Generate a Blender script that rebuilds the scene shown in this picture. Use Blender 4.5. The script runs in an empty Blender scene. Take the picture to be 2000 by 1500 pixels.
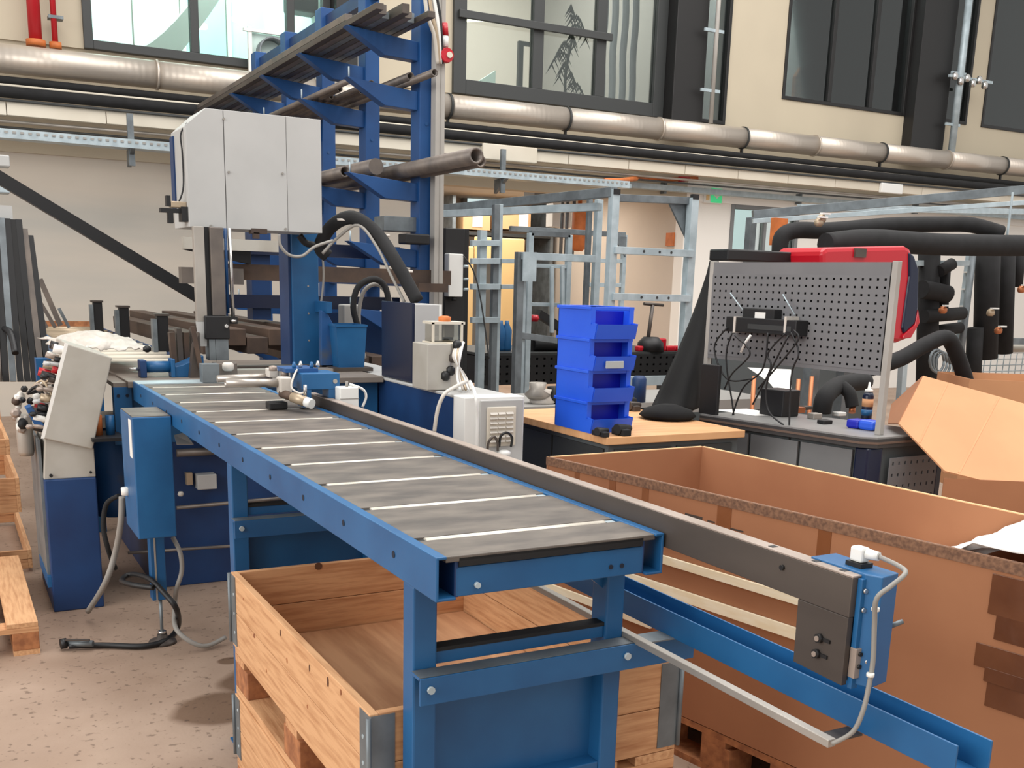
import bpy, math, random
import numpy as np
from mathutils import Vector
random.seed(7)
SC = bpy.context.scene
COL = SC.collection
# ---------------------------------------------------------------- camera
YAW, PIT, ROL, F = 0.50078148, 0.22878793, 0.027676, 2029.83
CX, CY, H = 1000.0, 1024.85, 1.55
cy_, sy_ = math.cos(YAW), math.sin(YAW); cp_, sp_ = math.cos(PIT), math.sin(PIT)
FW = Vector((sy_*cp_, cy_*cp_, -sp_)); R0 = Vector((cy_, -sy_, 0)); U0 = R0.cross(FW)
cr_, sr_ = math.cos(ROL), math.sin(ROL)
RT = cr_*R0 + sr_*U0; UP = -sr_*R0 + cr_*U0
cam_d = bpy.data.cameras.new('camera'); cam = bpy.data.objects.new('camera', cam_d); COL.objects.link(cam)
from mathutils import Matrix
cam.matrix_world = Matrix(((RT.x, UP.x, -FW.x, 0), (RT.y, UP.y, -FW.y, 0), (RT.z, UP.z, -FW.z, H), (0, 0, 0, 1)))
cam_d.sensor_fit = 'HORIZONTAL'; cam_d.sensor_width = 36; cam_d.lens = F/2000*36
cam_d.shift_y = (CY-750)/2000; cam_d.clip_start = .05; cam_d.clip_end = 200
SC.camera = cam
# ---------------------------------------------------------------- world, lights, exposure
w = bpy.data.worlds.new('world'); SC.world = w; w.use_nodes = True
bg = w.node_tree.nodes['Background']; bg.inputs[0].default_value = (1.0, .98, .955, 1); bg.inputs[1].default_value = .80
def area(name, loc, target, size, sizey, power, col=(1, .97, .935)):
    d = bpy.data.lights.new(name, 'AREA'); d.shape = 'RECTANGLE'; d.size = size; d.size_y = sizey
    d.energy = power; d.color = col
    o = bpy.data.objects.new(name, d); COL.objects.link(o); o.location = loc
    o.rotation_euler = (Vector(target)-Vector(loc)).to_track_quat('-Z', 'Y').to_euler()
    return o
area('skylight_a', (2, 4, 8.5), (2, 4.2, 0), 5, 12, 760)
area('skylight_b', (9, 5, 8.5), (9, 5.2, 0), 6, 12, 760)
area('side_window_light', (-7, 2, 4.2), (2, 4.5, .8), 8, 4, 560, (1, .98, .95))
SC.view_settings.view_transform = 'Standard'; SC.view_settings.look = 'None'
SC.view_settings.exposure = 0.0; SC.view_settings.gamma = 1.0; SC.view_settings.use_curve_mapping = False
# ---------------------------------------------------------------- pixel -> world on a plane
def ray(x, y): return FW + RT*((x-CX)/F) - UP*((y-CY)/F)
def Pz(x, y, z): d = ray(x, y); return Vector((0, 0, H)) + d*((z-H)/d.z)
def Px(x, y, X): d = ray(x, y); return Vector((0, 0, H)) + d*(X/d.x)
def Py(x, y, Y): d = ray(x, y); return Vector((0, 0, H)) + d*(Y/d.y)
# ---------------------------------------------------------------- materials
M = {}
def lin(c): return tuple(((v/255)/12.92 if v/255 <= .04045 else ((v/255+.055)/1.055)**2.4) for v in c)
def mat(name, rgb, rough=.5, metal=0., rgb2=None, scale=6., stretch=(1, 1, 1), bump=0., bscale=None, thr=(.35, .65), detail=4, coat=0., emit=0., spec=.5):
    m = bpy.data.materials.new(name); m.use_nodes = True; nt = m.node_tree; b = nt.nodes['Principled BSDF']
    c1 = lin(rgb)+(1,); b.inputs['Base Color'].default_value = c1
    b.inputs['Roughness'].default_value = rough; b.inputs['Metallic'].default_value = metal
    b.inputs['Specular IOR Level'].default_value = spec
    if coat: b.inputs['Coat Weight'].default_value = coat
    if emit: b.inputs['Emission Color'].default_value = c1; b.inputs['Emission Strength'].default_value = emit
    if rgb2 is not None or bump:
        tc = nt.nodes.new('ShaderNodeTexCoord'); mp = nt.nodes.new('ShaderNodeMapping'); oi = nt.nodes.new('ShaderNodeObjectInfo')
        mp.inputs['Scale'].default_value = stretch
        ad = nt.nodes.new('ShaderNodeVectorMath'); ad.operation = 'ADD'
        sc = nt.nodes.new('ShaderNodeVectorMath'); sc.operation = 'SCALE'; sc.inputs[0].default_value = (13, 7, 19)
        nt.links.new(oi.outputs['Random'], sc.inputs['Scale'])
        nt.links.new(tc.outputs['Object'], ad.inputs[0]); nt.links.new(sc.outputs[0], ad.inputs[1])
        nt.links.new(ad.outputs[0], mp.inputs[0])
        n = nt.nodes.new('ShaderNodeTexNoise'); n.inputs['Scale'].default_value = scale; n.inputs['Detail'].default_value = detail
        nt.links.new(mp.outputs[0], n.inputs['Vector'])
        if rgb2 is not None:
            r = nt.nodes.new('ShaderNodeValToRGB'); r.color_ramp.elements[0].position = thr[0]; r.color_ramp.elements[1].position = thr[1]
            r.color_ramp.elements[0].color = c1; r.color_ramp.elements[1].color = lin(rgb2)+(1,)
            nt.links.new(n.outputs[0], r.inputs[0]); nt.links.new(r.outputs[0], b.inputs['Base Color'])
        if bump:
            n2 = nt.nodes.new('ShaderNodeTexNoise'); n2.inputs['Scale'].default_value = bscale or scale*3; n2.inputs['Detail'].default_value = 3
            nt.links.new(mp.outputs[0], n2.inputs['Vector'])
            bp = nt.nodes.new('ShaderNodeBump'); bp.inputs['Strength'].default_value = bump; bp.inputs['Distance'].default_value = .004
            nt.links.new(n2.outputs[0], bp.inputs['Height']); nt.links.new(bp.outputs[0], b.inputs['Normal'])
    M[name] = m; return m
mat('blue', (24, 82, 130), .42, rgb2=(31, 94, 144), scale=5, bump=.06)
mat('blue_dark', (14, 46, 90), .5, rgb2=(20, 58, 106), scale=4)
mat('blue_worn', (27, 78, 132), .5, rgb2=(76, 84, 96), scale=6, thr=(.56, .72))
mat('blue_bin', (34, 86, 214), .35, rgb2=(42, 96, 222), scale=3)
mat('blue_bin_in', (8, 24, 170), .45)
mat('panel_grey', (174, 174, 172), .45, rgb2=(182, 182, 180), scale=3)
mat('panel_dirty', (176, 172, 163), .5, rgb2=(158, 152, 141), scale=5, thr=(.4, .75))
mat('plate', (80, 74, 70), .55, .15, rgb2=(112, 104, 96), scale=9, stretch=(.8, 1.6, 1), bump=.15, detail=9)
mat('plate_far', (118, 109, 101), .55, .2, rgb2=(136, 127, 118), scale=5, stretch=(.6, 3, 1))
mat('roller', (232, 226, 214), .38, .15, rgb2=(206, 198, 184), scale=30)
mat('rubber', (22, 22, 23), .7)
mat('black', (20, 20, 22), .5)
mat('foam', (20, 20, 21), .85, rgb2=(27, 27, 29), scale=12)
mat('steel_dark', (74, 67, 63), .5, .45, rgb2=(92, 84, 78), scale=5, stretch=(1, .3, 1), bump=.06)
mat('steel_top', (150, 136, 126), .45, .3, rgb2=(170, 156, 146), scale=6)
mat('steel_rust', (92, 74, 62), .65, .3, rgb2=(70, 58, 52), scale=7, stretch=(1, .3, 1))
mat('steel_tube', (96, 90, 86), .45, .35, rgb2=(122, 112, 104), scale=5)
mat('alu', (178, 172, 164), .42, .45, rgb2=(156, 150, 142), scale=4)
mat('chrome', (205, 203, 200), .2, .9)
mat('galv', (160, 174, 180), .42, .2, rgb2=(182, 196, 202), scale=9)
mat('galv_dark', (104, 110, 114), .5, .5, rgb2=(128, 136, 140), scale=8)
mat('grey_post', (172, 168, 162), .5, rgb2=(160, 156, 150), scale=3)
mat('plastic_white', (228, 228, 224), .45)
mat('cream', (194, 183, 161), .75, rgb2=(187, 176, 155), scale=.8)
mat('wall_low', (206, 197, 184), .8, rgb2=(186, 183, 175), scale=.9, stretch=(.35, 1, 2.6), thr=(.35, .7))
mat('wall_white', (236, 232, 225), .8)
mat('wall_beige', (200, 186, 172), .8, rgb2=(190, 178, 165), scale=.8)
mat('frame_dark', (52, 54, 54), .5)
mat('frame_black', (26, 25, 25), .45)
mat('wood_y', (212, 164, 120), .7, rgb2=(178, 126, 84), scale=6, stretch=(14, 1.1, 14), thr=(.42, .74), bump=.12, detail=7)
mat('wood_x', (206, 156, 112), .7, rgb2=(172, 118, 78), scale=6, stretch=(1.1, 14, 14), thr=(.42, .74), bump=.12, detail=7)
mat('rod_steel', (176, 168, 160), .3, .6)
mat('knot', (92, 58, 36), .8)
mat('rack_blue_backlit', (20, 66, 120), .45, rgb2=(26, 78, 136), scale=3)  # blue paint darkened, the rack's backlit shade is in the colour
mat('bench_stripe', (104, 84, 72), .6)
mat('wood_end', (176, 116, 74), .8, rgb2=(140, 88, 56), scale=30, bump=.2)
mat('wood_in', (214, 164, 122), .7, rgb2=(176, 124, 86), scale=4, stretch=(4, .5, 4), detail=6)
mat('streak_pale', (255, 246, 220), .6, rgb2=(248, 234, 200), scale=6, stretch=(8, 1, 8))  # pale cream for the sunlight streaks on the large carton
mat('bench_wood', (222, 172, 124), .5, rgb2=(206, 154, 106), scale=4, stretch=(1, 6, 1))
mat('trunk', (214, 206, 190), .65, rgb2=(206, 197, 180), scale=2)
mat('card', (166, 114, 80), .85, rgb2=(156, 104, 72), scale=2.2, detail=5)
mat('card_light', (206, 152, 110), .85, rgb2=(196, 142, 102), scale=2)
mat('card_edge', (104, 76, 60), .9, rgb2=(140, 104, 80), scale=90, stretch=(1, 1, 1))
mat('card_rim', (224, 178, 132), .85)
mat('tape', (140, 88, 56), .3, rgb2=(128, 78, 46), scale=6, bump=.3)
mat('tape_dark', (112, 70, 46), .25, rgb2=(92, 54, 34), scale=5, bump=.5)
mat('paper', (242, 240, 236), .8, bump=.5, bscale=22)
mat('bag', (208, 202, 194), .55, rgb2=(190, 182, 172), scale=10, bump=.5)
mat('peg_grey', (116, 116, 118), .55, rgb2=(110, 110, 112), scale=3)
mat('peg_dark', (60, 60, 62), .7)
mat('cab_grey', (124, 126, 127), .5, rgb2=(116, 118, 119), scale=3)
mat('bench_edge', (58, 55, 54), .6)
mat('bench_top', (122, 121, 120), .45, rgb2=(134, 133, 131), scale=4)
mat('red', (184, 18, 36), .3, coat=.25)
mat('red_pipe', (176, 26, 36), .4)
mat('orange', (176, 96, 44), .6, rgb2=(200, 112, 54), scale=10)
mat('copper', (184, 116, 78), .35, .6)
mat('navy', (16, 26, 52), .3)
mat('label_white', (232, 230, 224), .6)
mat('label_grey', (168, 172, 172), .5)
mat('cloth_black', (7, 7, 8), .95, bump=.3, bscale=14)
mat('hole', (20, 28, 46), .8)
mat('leaf', (40, 44, 38), .6)
mat('teal', (206, 228, 222), .5)
mat('office', (206, 200, 190), .8)
mat('office_dark', (86, 92, 94), .8)
mat('office_mid', (150, 148, 144), .7)
mat('lamp_glow', (255, 250, 235), .5, emit=3.0)
mat('screen_teal', (176, 230, 222), .4)
mat('sign_green', (70, 214, 140), .5, emit=.35)
mat('tan_warm', (226, 192, 136), .6)  # plain tan, no emission; carries the warm lit look of the recess panels
mat('window_day', (214, 236, 238), .5, emit=.8)
mat('hose_grey', (142, 138, 132), .55)
mat('hose_light', (196, 190, 180), .5)
mat('brass', (176, 158, 134), .4, .4)
mat('card_box', (204, 164, 120), .8)
mat('curtain', (158, 160, 166), .8)
# floor concrete
def floor_mat():
    m = bpy.data.materials.new('concrete'); m.use_nodes = True; nt = m.node_tree; b = nt.nodes['Principled BSDF']; L = nt.links.new
    tc = nt.nodes.new('ShaderNodeTexCoord')
    def noise(s, d): n = nt.nodes.new('ShaderNodeTexNoise'); n.inputs['Scale'].default_value = s; n.inputs['Detail'].default_value = d; L(tc.outputs['Object'], n.inputs['Vector']); return n
    def ramp(src, p0, p1, c0, c1):
        r = nt.nodes.new('ShaderNodeValToRGB'); e = r.color_ramp.elements; e[0].position = p0; e[1].position = p1; e[0].color = lin(c0)+(1,); e[1].color = lin(c1)+(1,); L(src, r.inputs[0]); return r.outputs[0]
    def mul(a, c, f=1):
        x = nt.nodes.new('ShaderNodeMixRGB'); x.blend_type = 'MULTIPLY'; x.inputs[0].default_value = f; L(a, x.inputs[1]); L(c, x.inputs[2]); return x.outputs[0]
    base = ramp(noise(2.2, 8).outputs[0], .3, .7, (144, 121, 104), (168, 145, 127))
    spk = ramp(noise(38, 2).outputs[0], .30, .38, (178, 172, 168), (255, 255, 255))
    big = ramp(noise(.9, 3).outputs[0], .34, .46, (222, 214, 206), (255, 255, 255))
    out = mul(mul(base, spk, .8), big, .8)
    # oil stains: real marks on the concrete beside the machine
    for (sx, sy, rx, ry) in ((.78, 3.62, .17, .14), (1.02, 3.85, .17, .13), (.93, 4.1, .05, .04)):
        mp = nt.nodes.new('ShaderNodeMapping'); mp.vector_type = 'POINT'; mp.inputs['Location'].default_value = ((7-sx)/rx, (9.5-sy)/ry, 0); mp.inputs['Scale'].default_value = (1/rx, 1/ry, 1)
        L(tc.outputs['Object'], mp.inputs[0])
        nn = nt.nodes.new('ShaderNodeVectorMath'); nn.operation = 'LENGTH'; L(mp.outputs[0], nn.inputs[0])
        ad = nt.nodes.new('ShaderNodeMath'); ad.operation = 'MULTIPLY_ADD'; L(noise(4, 4).outputs[0], ad.inputs[0]); ad.inputs[1].default_value = .9; L(nn.outputs['Value'], ad.inputs[2])
        hf = nt.nodes.new('ShaderNodeMath'); hf.operation = 'MULTIPLY'; hf.inputs[1].default_value = .5; L(ad.outputs[0], hf.inputs[0]); out = mul(out, ramp(hf.outputs[0], .66, .78, (178, 164, 150), (255, 255, 255)), 1)
    L(out, b.inputs['Base Color']); b.inputs['Roughness'].default_value = .62
    bp = nt.nodes.new('ShaderNodeBump'); bp.inputs['Strength'].default_value = .25; bp.inputs['Distance'].default_value = .003
    L(noise(60, 3).outputs[0], bp.inputs['Height']); L(bp.outputs[0], b.inputs['Normal']); M['concrete'] = m
floor_mat()
def duct_mat():
    m = bpy.data.materials.new('duct'); m.use_nodes = True; nt = m.node_tree; b = nt.nodes['Principled BSDF']; L = nt.links.new
    b.inputs['Base Color'].default_value = lin((200, 190, 178))+(1,); b.inputs['Metallic'].default_value = .6; b.inputs['Roughness'].default_value = .4
    tc = nt.nodes.new('ShaderNodeTexCoord'); wv = nt.nodes.new('ShaderNodeTexWave'); wv.bands_direction = 'X'; wv.inputs['Scale'].default_value = 4.6; wv.inputs['Distortion'].default_value = 0
    L(tc.outputs['Object'], wv.inputs['Vector']); bp = nt.nodes.new('ShaderNodeBump'); bp.inputs['Strength'].default_value = .25; bp.inputs['Distance'].default_value = .003
    L(wv.outputs[0], bp.inputs['Height']); L(bp.outputs[0], b.inputs['Normal']); M['duct'] = m
duct_mat()
def glass_mat(name, tint, amt, rough=.03):
    m = bpy.data.materials.new(name); m.use_nodes = True; nt = m.node_tree; nt.nodes.clear(); L = nt.links.new
    o = nt.nodes.new('ShaderNodeOutputMaterial'); t = nt.nodes.new('ShaderNodeBsdfTransparent'); g = nt.nodes.new('ShaderNodeBsdfGlossy'); mx = nt.nodes.new('ShaderNodeMixShader')
    t.inputs[0].default_value = lin(tint)+(1,); g.inputs['Roughness'].default_value = rough; g.inputs[0].default_value = (.9, .95, .95, 1)
    fr = nt.nodes.new('ShaderNodeFresnel'); fr.inputs[0].default_value = 1.45
    ad = nt.nodes.new('ShaderNodeMath'); ad.operation = 'ADD'; ad.inputs[1].default_value = amt; L(fr.outputs[0], ad.inputs[0])
    L(ad.outputs[0], mx.inputs[0]); L(t.outputs[0], mx.inputs[1]); L(g.outputs[0], mx.inputs[2]); L(mx.outputs[0], o.inputs[0]); M[name] = m
glass_mat('glass', (238, 242, 240), .03)
glass_mat('glass_dark', (180, 188, 188), .05)
glass_mat('clear', (225, 222, 215), .05)
# ---------------------------------------------------------------- geometry helpers
class G:
    def __init__(s): s.v = []; s.f = []; s.sm = []
    def add(s, vs, fs, smooth=False):
        n = len(s.v); s.v += [tuple(v) for v in vs]; s.f += [tuple(i+n for i in f) for f in fs]; s.sm += [smooth]*len(fs); return s
    def box(s, x0, x1, y0, y1, z0, z1):
        x0, x1 = sorted((x0, x1)); y0, y1 = sorted((y0, y1)); z0, z1 = sorted((z0, z1))
        v = [(x0, y0, z0), (x1, y0, z0), (x1, y1, z0), (x0, y1, z0), (x0, y0, z1), (x1, y0, z1), (x1, y1, z1), (x0, y1, z1)]
        return s.add(v, [(0, 3, 2, 1), (4, 5, 6, 7), (0, 1, 5, 4), (1, 2, 6, 5), (2, 3, 7, 6), (3, 0, 4, 7)])
    def obox(s, o, a, b, c):                       # corner o and three edge vectors
        o, a, b, c = map(Vector, (o, a, b, c))
        v = [o, o+a, o+a+b, o+b, o+c, o+a+c, o+a+b+c, o+b+c]
        if a.cross(b).dot(c) < 0: return s.add(v, [(0, 1, 2, 3), (4, 7, 6, 5), (0, 4, 5, 1), (1, 5, 6, 2), (2, 6, 7, 3), (3, 7, 4, 0)])
        return s.add(v, [(0, 3, 2, 1), (4, 5, 6, 7), (0, 1, 5, 4), (1, 2, 6, 5), (2, 3, 7, 6), (3, 0, 4, 7)])
    def bar(s, p, q, w, h, up=(0, 0, 1)):
        p, q = Vector(p), Vector(q); d = (q-p); up = Vector(up)
        if abs(d.normalized().dot(up)) > .99: up = Vector((0, 1, 0))
        a = d.cross(up).normalized()*w; c = a.cross(d).normalized()*h
        return s.obox(p-a/2-c/2, d, a, c)
    def prism(s, poly, axis, a, b):                # poly: 2D points of the two other axes, in order
        def P(u, v, t): return {'x': (t, u, v), 'y': (u, t, v), 'z': (u, v, t)}[axis]
        n = len(poly); v = [P(u, w_, a) for u, w_ in poly]+[P(u, w_, b) for u, w_ in poly]
        return s.add(v, [tuple(range(n)), tuple(range(2*n-1, n-1, -1))]+[(i, n+i, n+(i+1) % n, (i+1) % n) for i in range(n)])
    def tube(s, pts, r, seg=10, smooth_path=False, hollow=False, caps=True):
        pts = [Vector(p) for p in pts]
        if smooth_path and len(pts) > 2:
            q = []; P = [pts[0]]+pts+[pts[-1]]
            for i in range(1, len(P)-2):
                for k in range(6):
                    t = k/6; a, b, c, d = P[i-1], P[i], P[i+1], P[i+2]
                    q.append(.5*((2*b)+(c-a)*t+(2*a-5*b+4*c-d)*t*t+(3*b-a-3*c+d)*t**3))
            q.append(pts[-1]); pts = q
        n = len(pts); rs = r if isinstance(r, (list, tuple)) else [r]*n
        vs = []; nrm = None
        for i, p in enumerate(pts):
            t = (pts[min(i+1, n-1)]-pts[max(i-1, 0)]).normalized()
            if nrm is None: nrm = t.orthogonal().normalized()
            nrm = (nrm-t*nrm.dot(t)).normalized(); bi = t.cross(nrm)
            for k in range(seg):
                a = 2*math.pi*k/seg; vs.append(p+(nrm*math.cos(a)+bi*math.sin(a))*rs[i])
        fs = [(i*seg+k, i*seg+(k+1) % seg, (i+1)*seg+(k+1) % seg, (i+1)*seg+k) for i in range(n-1) for k in range(seg)]
        s.add(vs, fs, True)
        if caps:
            m = len(s.v)-len(vs); s.f += [tuple(m+k for k in range(seg-1, -1, -1)), tuple(m+(n-1)*seg+k for k in range(seg))]; s.sm += [False, False]
        return s
    def pipe(s, p, q, ro, ri, seg=16):             # open ended tube
        p, q = Vector(p), Vector(q); t = (q-p).normalized(); a = t.orthogonal().normalized(); b = t.cross(a); vs = []
        for c, r in ((p, ro), (q, ro), (q, ri), (p, ri)):
            for k in range(seg):
                an = 2*math.pi*k/seg; vs.append(c+(a*math.cos(an)+b*math.sin(an))*r)
        fs = [(j*seg+k, j*seg+(k+1) % seg, ((j+1) % 4)*seg+(k+1) % seg, ((j+1) % 4)*seg+k) for j in range(4) for k in range(seg)]
        return s.add(vs, fs, True)
    def lathe(s, c, prof, seg=20, axis='z'):
        vs = []
        for r, h in prof:
            for k in range(seg):
                a = 2*math.pi*k/seg; u, v = r*math.cos(a), r*math.sin(a)
                vs.append({'z': (c[0]+u, c[1]+v, c[2]+h), 'y': (c[0]+u, c[1]+h, c[2]+v), 'x': (c[0]+h, c[1]+u, c[2]+v)}[axis])
        n = len(prof)
        s.add(vs, [(i*seg+k, i*seg+(k+1) % seg, (i+1)*seg+(k+1) % seg, (i+1)*seg+k) for i in range(n-1) for k in range(seg)], True)
        m = len(s.v)-len(vs); s.f += [tuple(m+k for k in range(seg-1, -1, -1)), tuple(m+(n-1)*seg+k for k in range(seg))]; s.sm += [False, False]
        return s
WO = {}
def ob(name, g, material, parent=None, bev=0, label=None, solid=0, kind=None):
    me = bpy.data.meshes.new(name)
    vs = np.array([tuple(v) for v in g.v]); lo, hi = vs.min(0), vs.max(0)
    c = (lo+hi)/2
    if parent is None: c[2] = lo[2]
    me.from_pydata([tuple(v) for v in vs-c], [], g.f); me.polygons.foreach_set('use_smooth', g.sm); me.update()
    me.materials.append(M[material] if isinstance(material, str) else material)
    o = bpy.data.objects.new(name, me); COL.objects.link(o); WO[o.name] = Vector(c)
    if parent is not None: o.parent = parent; o.location = Vector(c)-WO[parent.name]
    else: o.location = c
    if solid:
        md = o.modifiers.new('solid', 'SOLIDIFY'); md.thickness = solid; md.offset = 0
    if bev:
        md = o.modifiers.new('bevel', 'BEVEL'); md.width = bev; md.segments = 2; md.limit_method = 'ANGLE'; md.angle_limit = .7
    if label: o['label'] = label
    if kind: o['kind'] = kind
    return o
def tag(o, label, cat, group=None):
    o['label'] = label; o['category'] = cat
    if group: o['group'] = group
    return o
def thing(name, label, cat, loc, group=None):
    o = bpy.data.objects.new(name, None); COL.objects.link(o); o.location = loc; WO[o.name] = Vector(loc); o.empty_display_size = .05
    return tag(o, label, cat, group)
def sthing(name, loc):
    o = bpy.data.objects.new(name, None); COL.objects.link(o); o.location = loc; WO[o.name] = Vector(loc); o['kind'] = 'structure'; return o
def dup(o, d=(0, 0, 0), label=None, parent=None, recal=None):
    c = o.copy(); COL.objects.link(c)
    if parent is None: c.location = Vector(o.location)+Vector(d)
    else: c.parent = parent
    for ch in list(o.children): dup(ch, parent=c)
    if label: c['label'] = label
    if parent is None: WO[c.name] = WO[o.name]+Vector(d)
    return c
def st(name, g, m, parent=None, **k): return ob(name, g, m, parent, kind=None if parent else 'structure', **k)
def box(*a): return G().box(*a)
def tb(p, r, seg=10, sp=False): return G().tube(p, r, seg, sp)
def spread(p, q, n): return [Vector(p).lerp(Vector(q), i/(n-1)) for i in range(n)]

# ================================================================ SETTING
st('floor', box(-8, 22, -3, 22, -.1, 0), 'concrete')
YB = 12.4
# lower wall, its recess and the mezzanine above
st('wall_back', box(-5, 5.35, YB, YB+.2, 0, 2.72), 'wall_low')
st('wall_back_upper', G().box(-5, 22, YB-.02, YB+.2, 3.04, 3.79).box(-5, 9.45, YB-.02, YB+.2, 2.72, 3.04), 'cream')
st('wall_office_band', box(9.45, 22, YB-.02, YB+.2, 2.75, 3.04), 'wall_white')
st('wall_recess_left', box(5.2, 5.35, YB+.2, 17, 0, 2.95), 'wall_beige')
st('wall_recess', box(5.2, 9.6, 17, 17.2, 0, 2.95), 'wall_beige')
st('wall_recess_right', box(9.45, 9.65, YB+.2, 17, 0, 2.95), 'wall_beige')
g = G().box(9.45, 10.28, YB, YB+.2, 0, 2.75).box(10.28, 11.6, YB, YB+.2, 0, 2.06).box(11.6, 22, YB, YB+.2, 0, 2.75)
st('wall_front_office', g, 'wall_white')
st('ceiling_recess', box(-5, 22, YB+.2, 17.2, 2.95, 3.1), 'office')
# upper facade panels (cream) with real openings
ZT = 6.4
g = G().box(-5, 1.55, YB-.05, YB+.2, 3.79, ZT).box(4.62, 5.75, YB-.05, YB+.2, 3.79, ZT)
g.box(9.95, 10.98, YB-.1, YB+.2, 3.79, ZT).box(10.98, 13.72, YB-.1, YB+.2, 3.79, 4.24).box(14.92, 15.28, YB-.1, YB+.2, 4.24, ZT).box(13.72, 22, YB-.1, YB+.2, 3.79, 4.24)
st('trim_1', g, 'cream')
# rooms behind the glass
g = G().box(-5, 22, 17, 17.2, 3.79, 7.2)
st('wall_upper_rear', g, 'office'); st('floor_upper', box(-5, 22, YB+.2, 17, 3.6, 3.79), 'office_mid'); st('ceiling_upper', box(-5, 22, YB, 17.2, 7.0, 7.2), 'office')
st('wall_upper_left', box(4.35, 4.5, YB+.25, 17, 3.79, 7), 'teal'); st('wall_upper_middle', box(9.55, 9.65, YB+.25, 17, 3.79, 7), 'office_mid')
st('wall_upper_dark', box(9.65, 22, 14.6, 14.7, 3.79, 7), 'office_mid')
area('office_lamp_a', (2.7, 14.5, 6.6), (2.7, 15, 4), 2.5, 2, 330, (.78, 1, .96))
area('office_lamp_b', (7.3, 14.5, 6.7), (7.3, 15, 4), 3, 2, 210, (1, .95, .9))
area('office_lamp_c', (12, 13.6, 6.7), (12, 14, 4), 4, 1, 260, (1, .98, .95))
area('recess_lamp', (7.4, 14.8, 2.9), (7.4, 14.8, 0), 3, 2, 110, (1, .94, .85))
# black facade columns
for i, (a, b) in enumerate(((4.2, 4.45), (8.9, 9.42), (13.5, 14.22))):
    st('trim_%d' % (i+2), box(a, b, YB-.3, YB+.1, 3.72, ZT), 'frame_black', bev=.01)
st('trim_5', box(4.45, 4.62, YB-.12, YB+.1, 3.79, ZT), 'office_mid')
def window(n, x0, x1, z0, z1, mull, rail=None, fm='frame_dark', gm='glass', fw=.09, mw=.09, y=YB-.06):
    r = sthing('window_%d' % n, ((x0+x1)/2, y, z0))
    f = G().box(x0, x0+fw, y-.04, y+.08, z0, z1).box(x1-fw, x1, y-.04, y+.08, z0, z1).box(x0+fw, x1-fw, y-.04, y+.08, z0, z0+fw).box(x0+fw, x1-fw, y-.04, y+.08, z1-fw, z1)
    ob('window_frame', f, fm, r, bev=.006)
    for m_ in mull: ob('mullion', box(m_-mw/2, m_+mw/2, y-.03, y+.07, z0+fw, z1-fw), fm, r, bev=.006)
    if rail: ob('transom', box(x0+.05, x1-.9 if n == 2 else x1, y-.09, y-.045, rail-.04, rail+.05), fm, r, bev=.006)
    xs = [x0+fw]+[m_ for m_ in mull]+[x1-fw]
    for a, b in zip(xs[:-1], xs[1:]):
        ob('pane', box(a+(mw/2 if a in mull else 0), b-(mw/2 if b in mull else 0), y+.015, y+.03, z0+fw, z1-fw), gm, r)
    return r
window(1, 1.55, 4.2, 3.79, ZT, (2.68, 3.74))
window(2, 5.75, 8.9, 3.79, ZT, (6.93, 7.87), rail=4.68, fm='frame_dark', fw=.17, mw=.15)
window(3, 9.42, 9.95, 3.79, ZT, (), fm='frame_black', gm='glass_dark', fw=.05, y=YB-.1)
window(4, 10.98, 13.5, 4.24, ZT, (11.9, 12.75), fm='frame_black', gm='glass_dark', fw=.05, mw=.07, y=YB-.08)
window(5, 14.22, 14.92, 4.24, ZT, (), fm='frame_black', gm='glass_dark', fw=.05, y=YB-.08)
window(6, 15.28, 18.5, 4.24, ZT, (), fm='frame_black', gm='glass_dark', fw=.05, y=YB-.08)
window(7, 10.28, 11.6, 2.06, 2.75, (10.95,), fm='cab_grey', gm='glass', fw=.06, mw=.05, y=YB+.02)
st('wall_office_glow', box(9.7, 13, 15, 15.1, 0, 2.95), 'window_day')  # emissive wall, daylight behind the office window put into its glow
# ---- inside the upper rooms
o = ob('stair_balustrade', G().add([Vector((2.3+1.9*t, 14.3+.6*math.sin(2*t), 3.75+2.3*t**1.4+dz)) for t in [i/12 for i in range(13)] for dz in (0, .42)], [(2*i, 2*i+2, 2*i+3, 2*i+1) for i in range(12)]), 'office_mid', solid=.06)
tag(o, 'curved grey stair balustrade seen through the upper left window', 'balustrade')
t = thing('glass_partition', 'pale green glazed partition behind the upper left window', 'partition', (2.9, 15.6, 3.79))
for i in range(5): ob('pane', box(1.4+i*.62, 1.4+i*.62+.55, 15.58, 15.6, 3.85, 6.3), 'screen_teal' if i in (0, 3) else 'teal', t)
for i in range(6): ob('post', box(1.35+i*.62, 1.40+i*.62, 15.55, 15.63, 3.79, 6.4), 'plastic_white', t)
for i, p in enumerate(((390, 55), (468, 42))):
    q = Py(p[0], p[1], 15.2); o = ob('ceiling_spotlight', G().lathe((q.x, q.y, q.z), [(.10, 0), (.10, .05), (.04, .07)], 14), 'lamp_glow')
    tag(o, ('round lit ceiling spotlight behind the upper left window, left one', 'lit ceiling spotlight behind the upper left window, right one')[i], 'lamp')
q = Py(598, 5, 13.2); o = ob('projector', G().box(q.x-.2, q.x+.2, q.y, q.y+.3, q.z-.1, q.z+.12), 'black', bev=.03); tag(o, 'black projector hanging behind the upper left window', 'projector')
o = ob('light_ring', G().tube([(6.9+.75*math.cos(a), 14+.5*math.sin(a), 4.95+.25*math.sin(a+.6)) for a in [i*2*math.pi/24 for i in range(17)]], .018, 6), 'lamp_glow'); tag(o, 'thin curved light strip behind the tall grey window', 'lamp')
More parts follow.
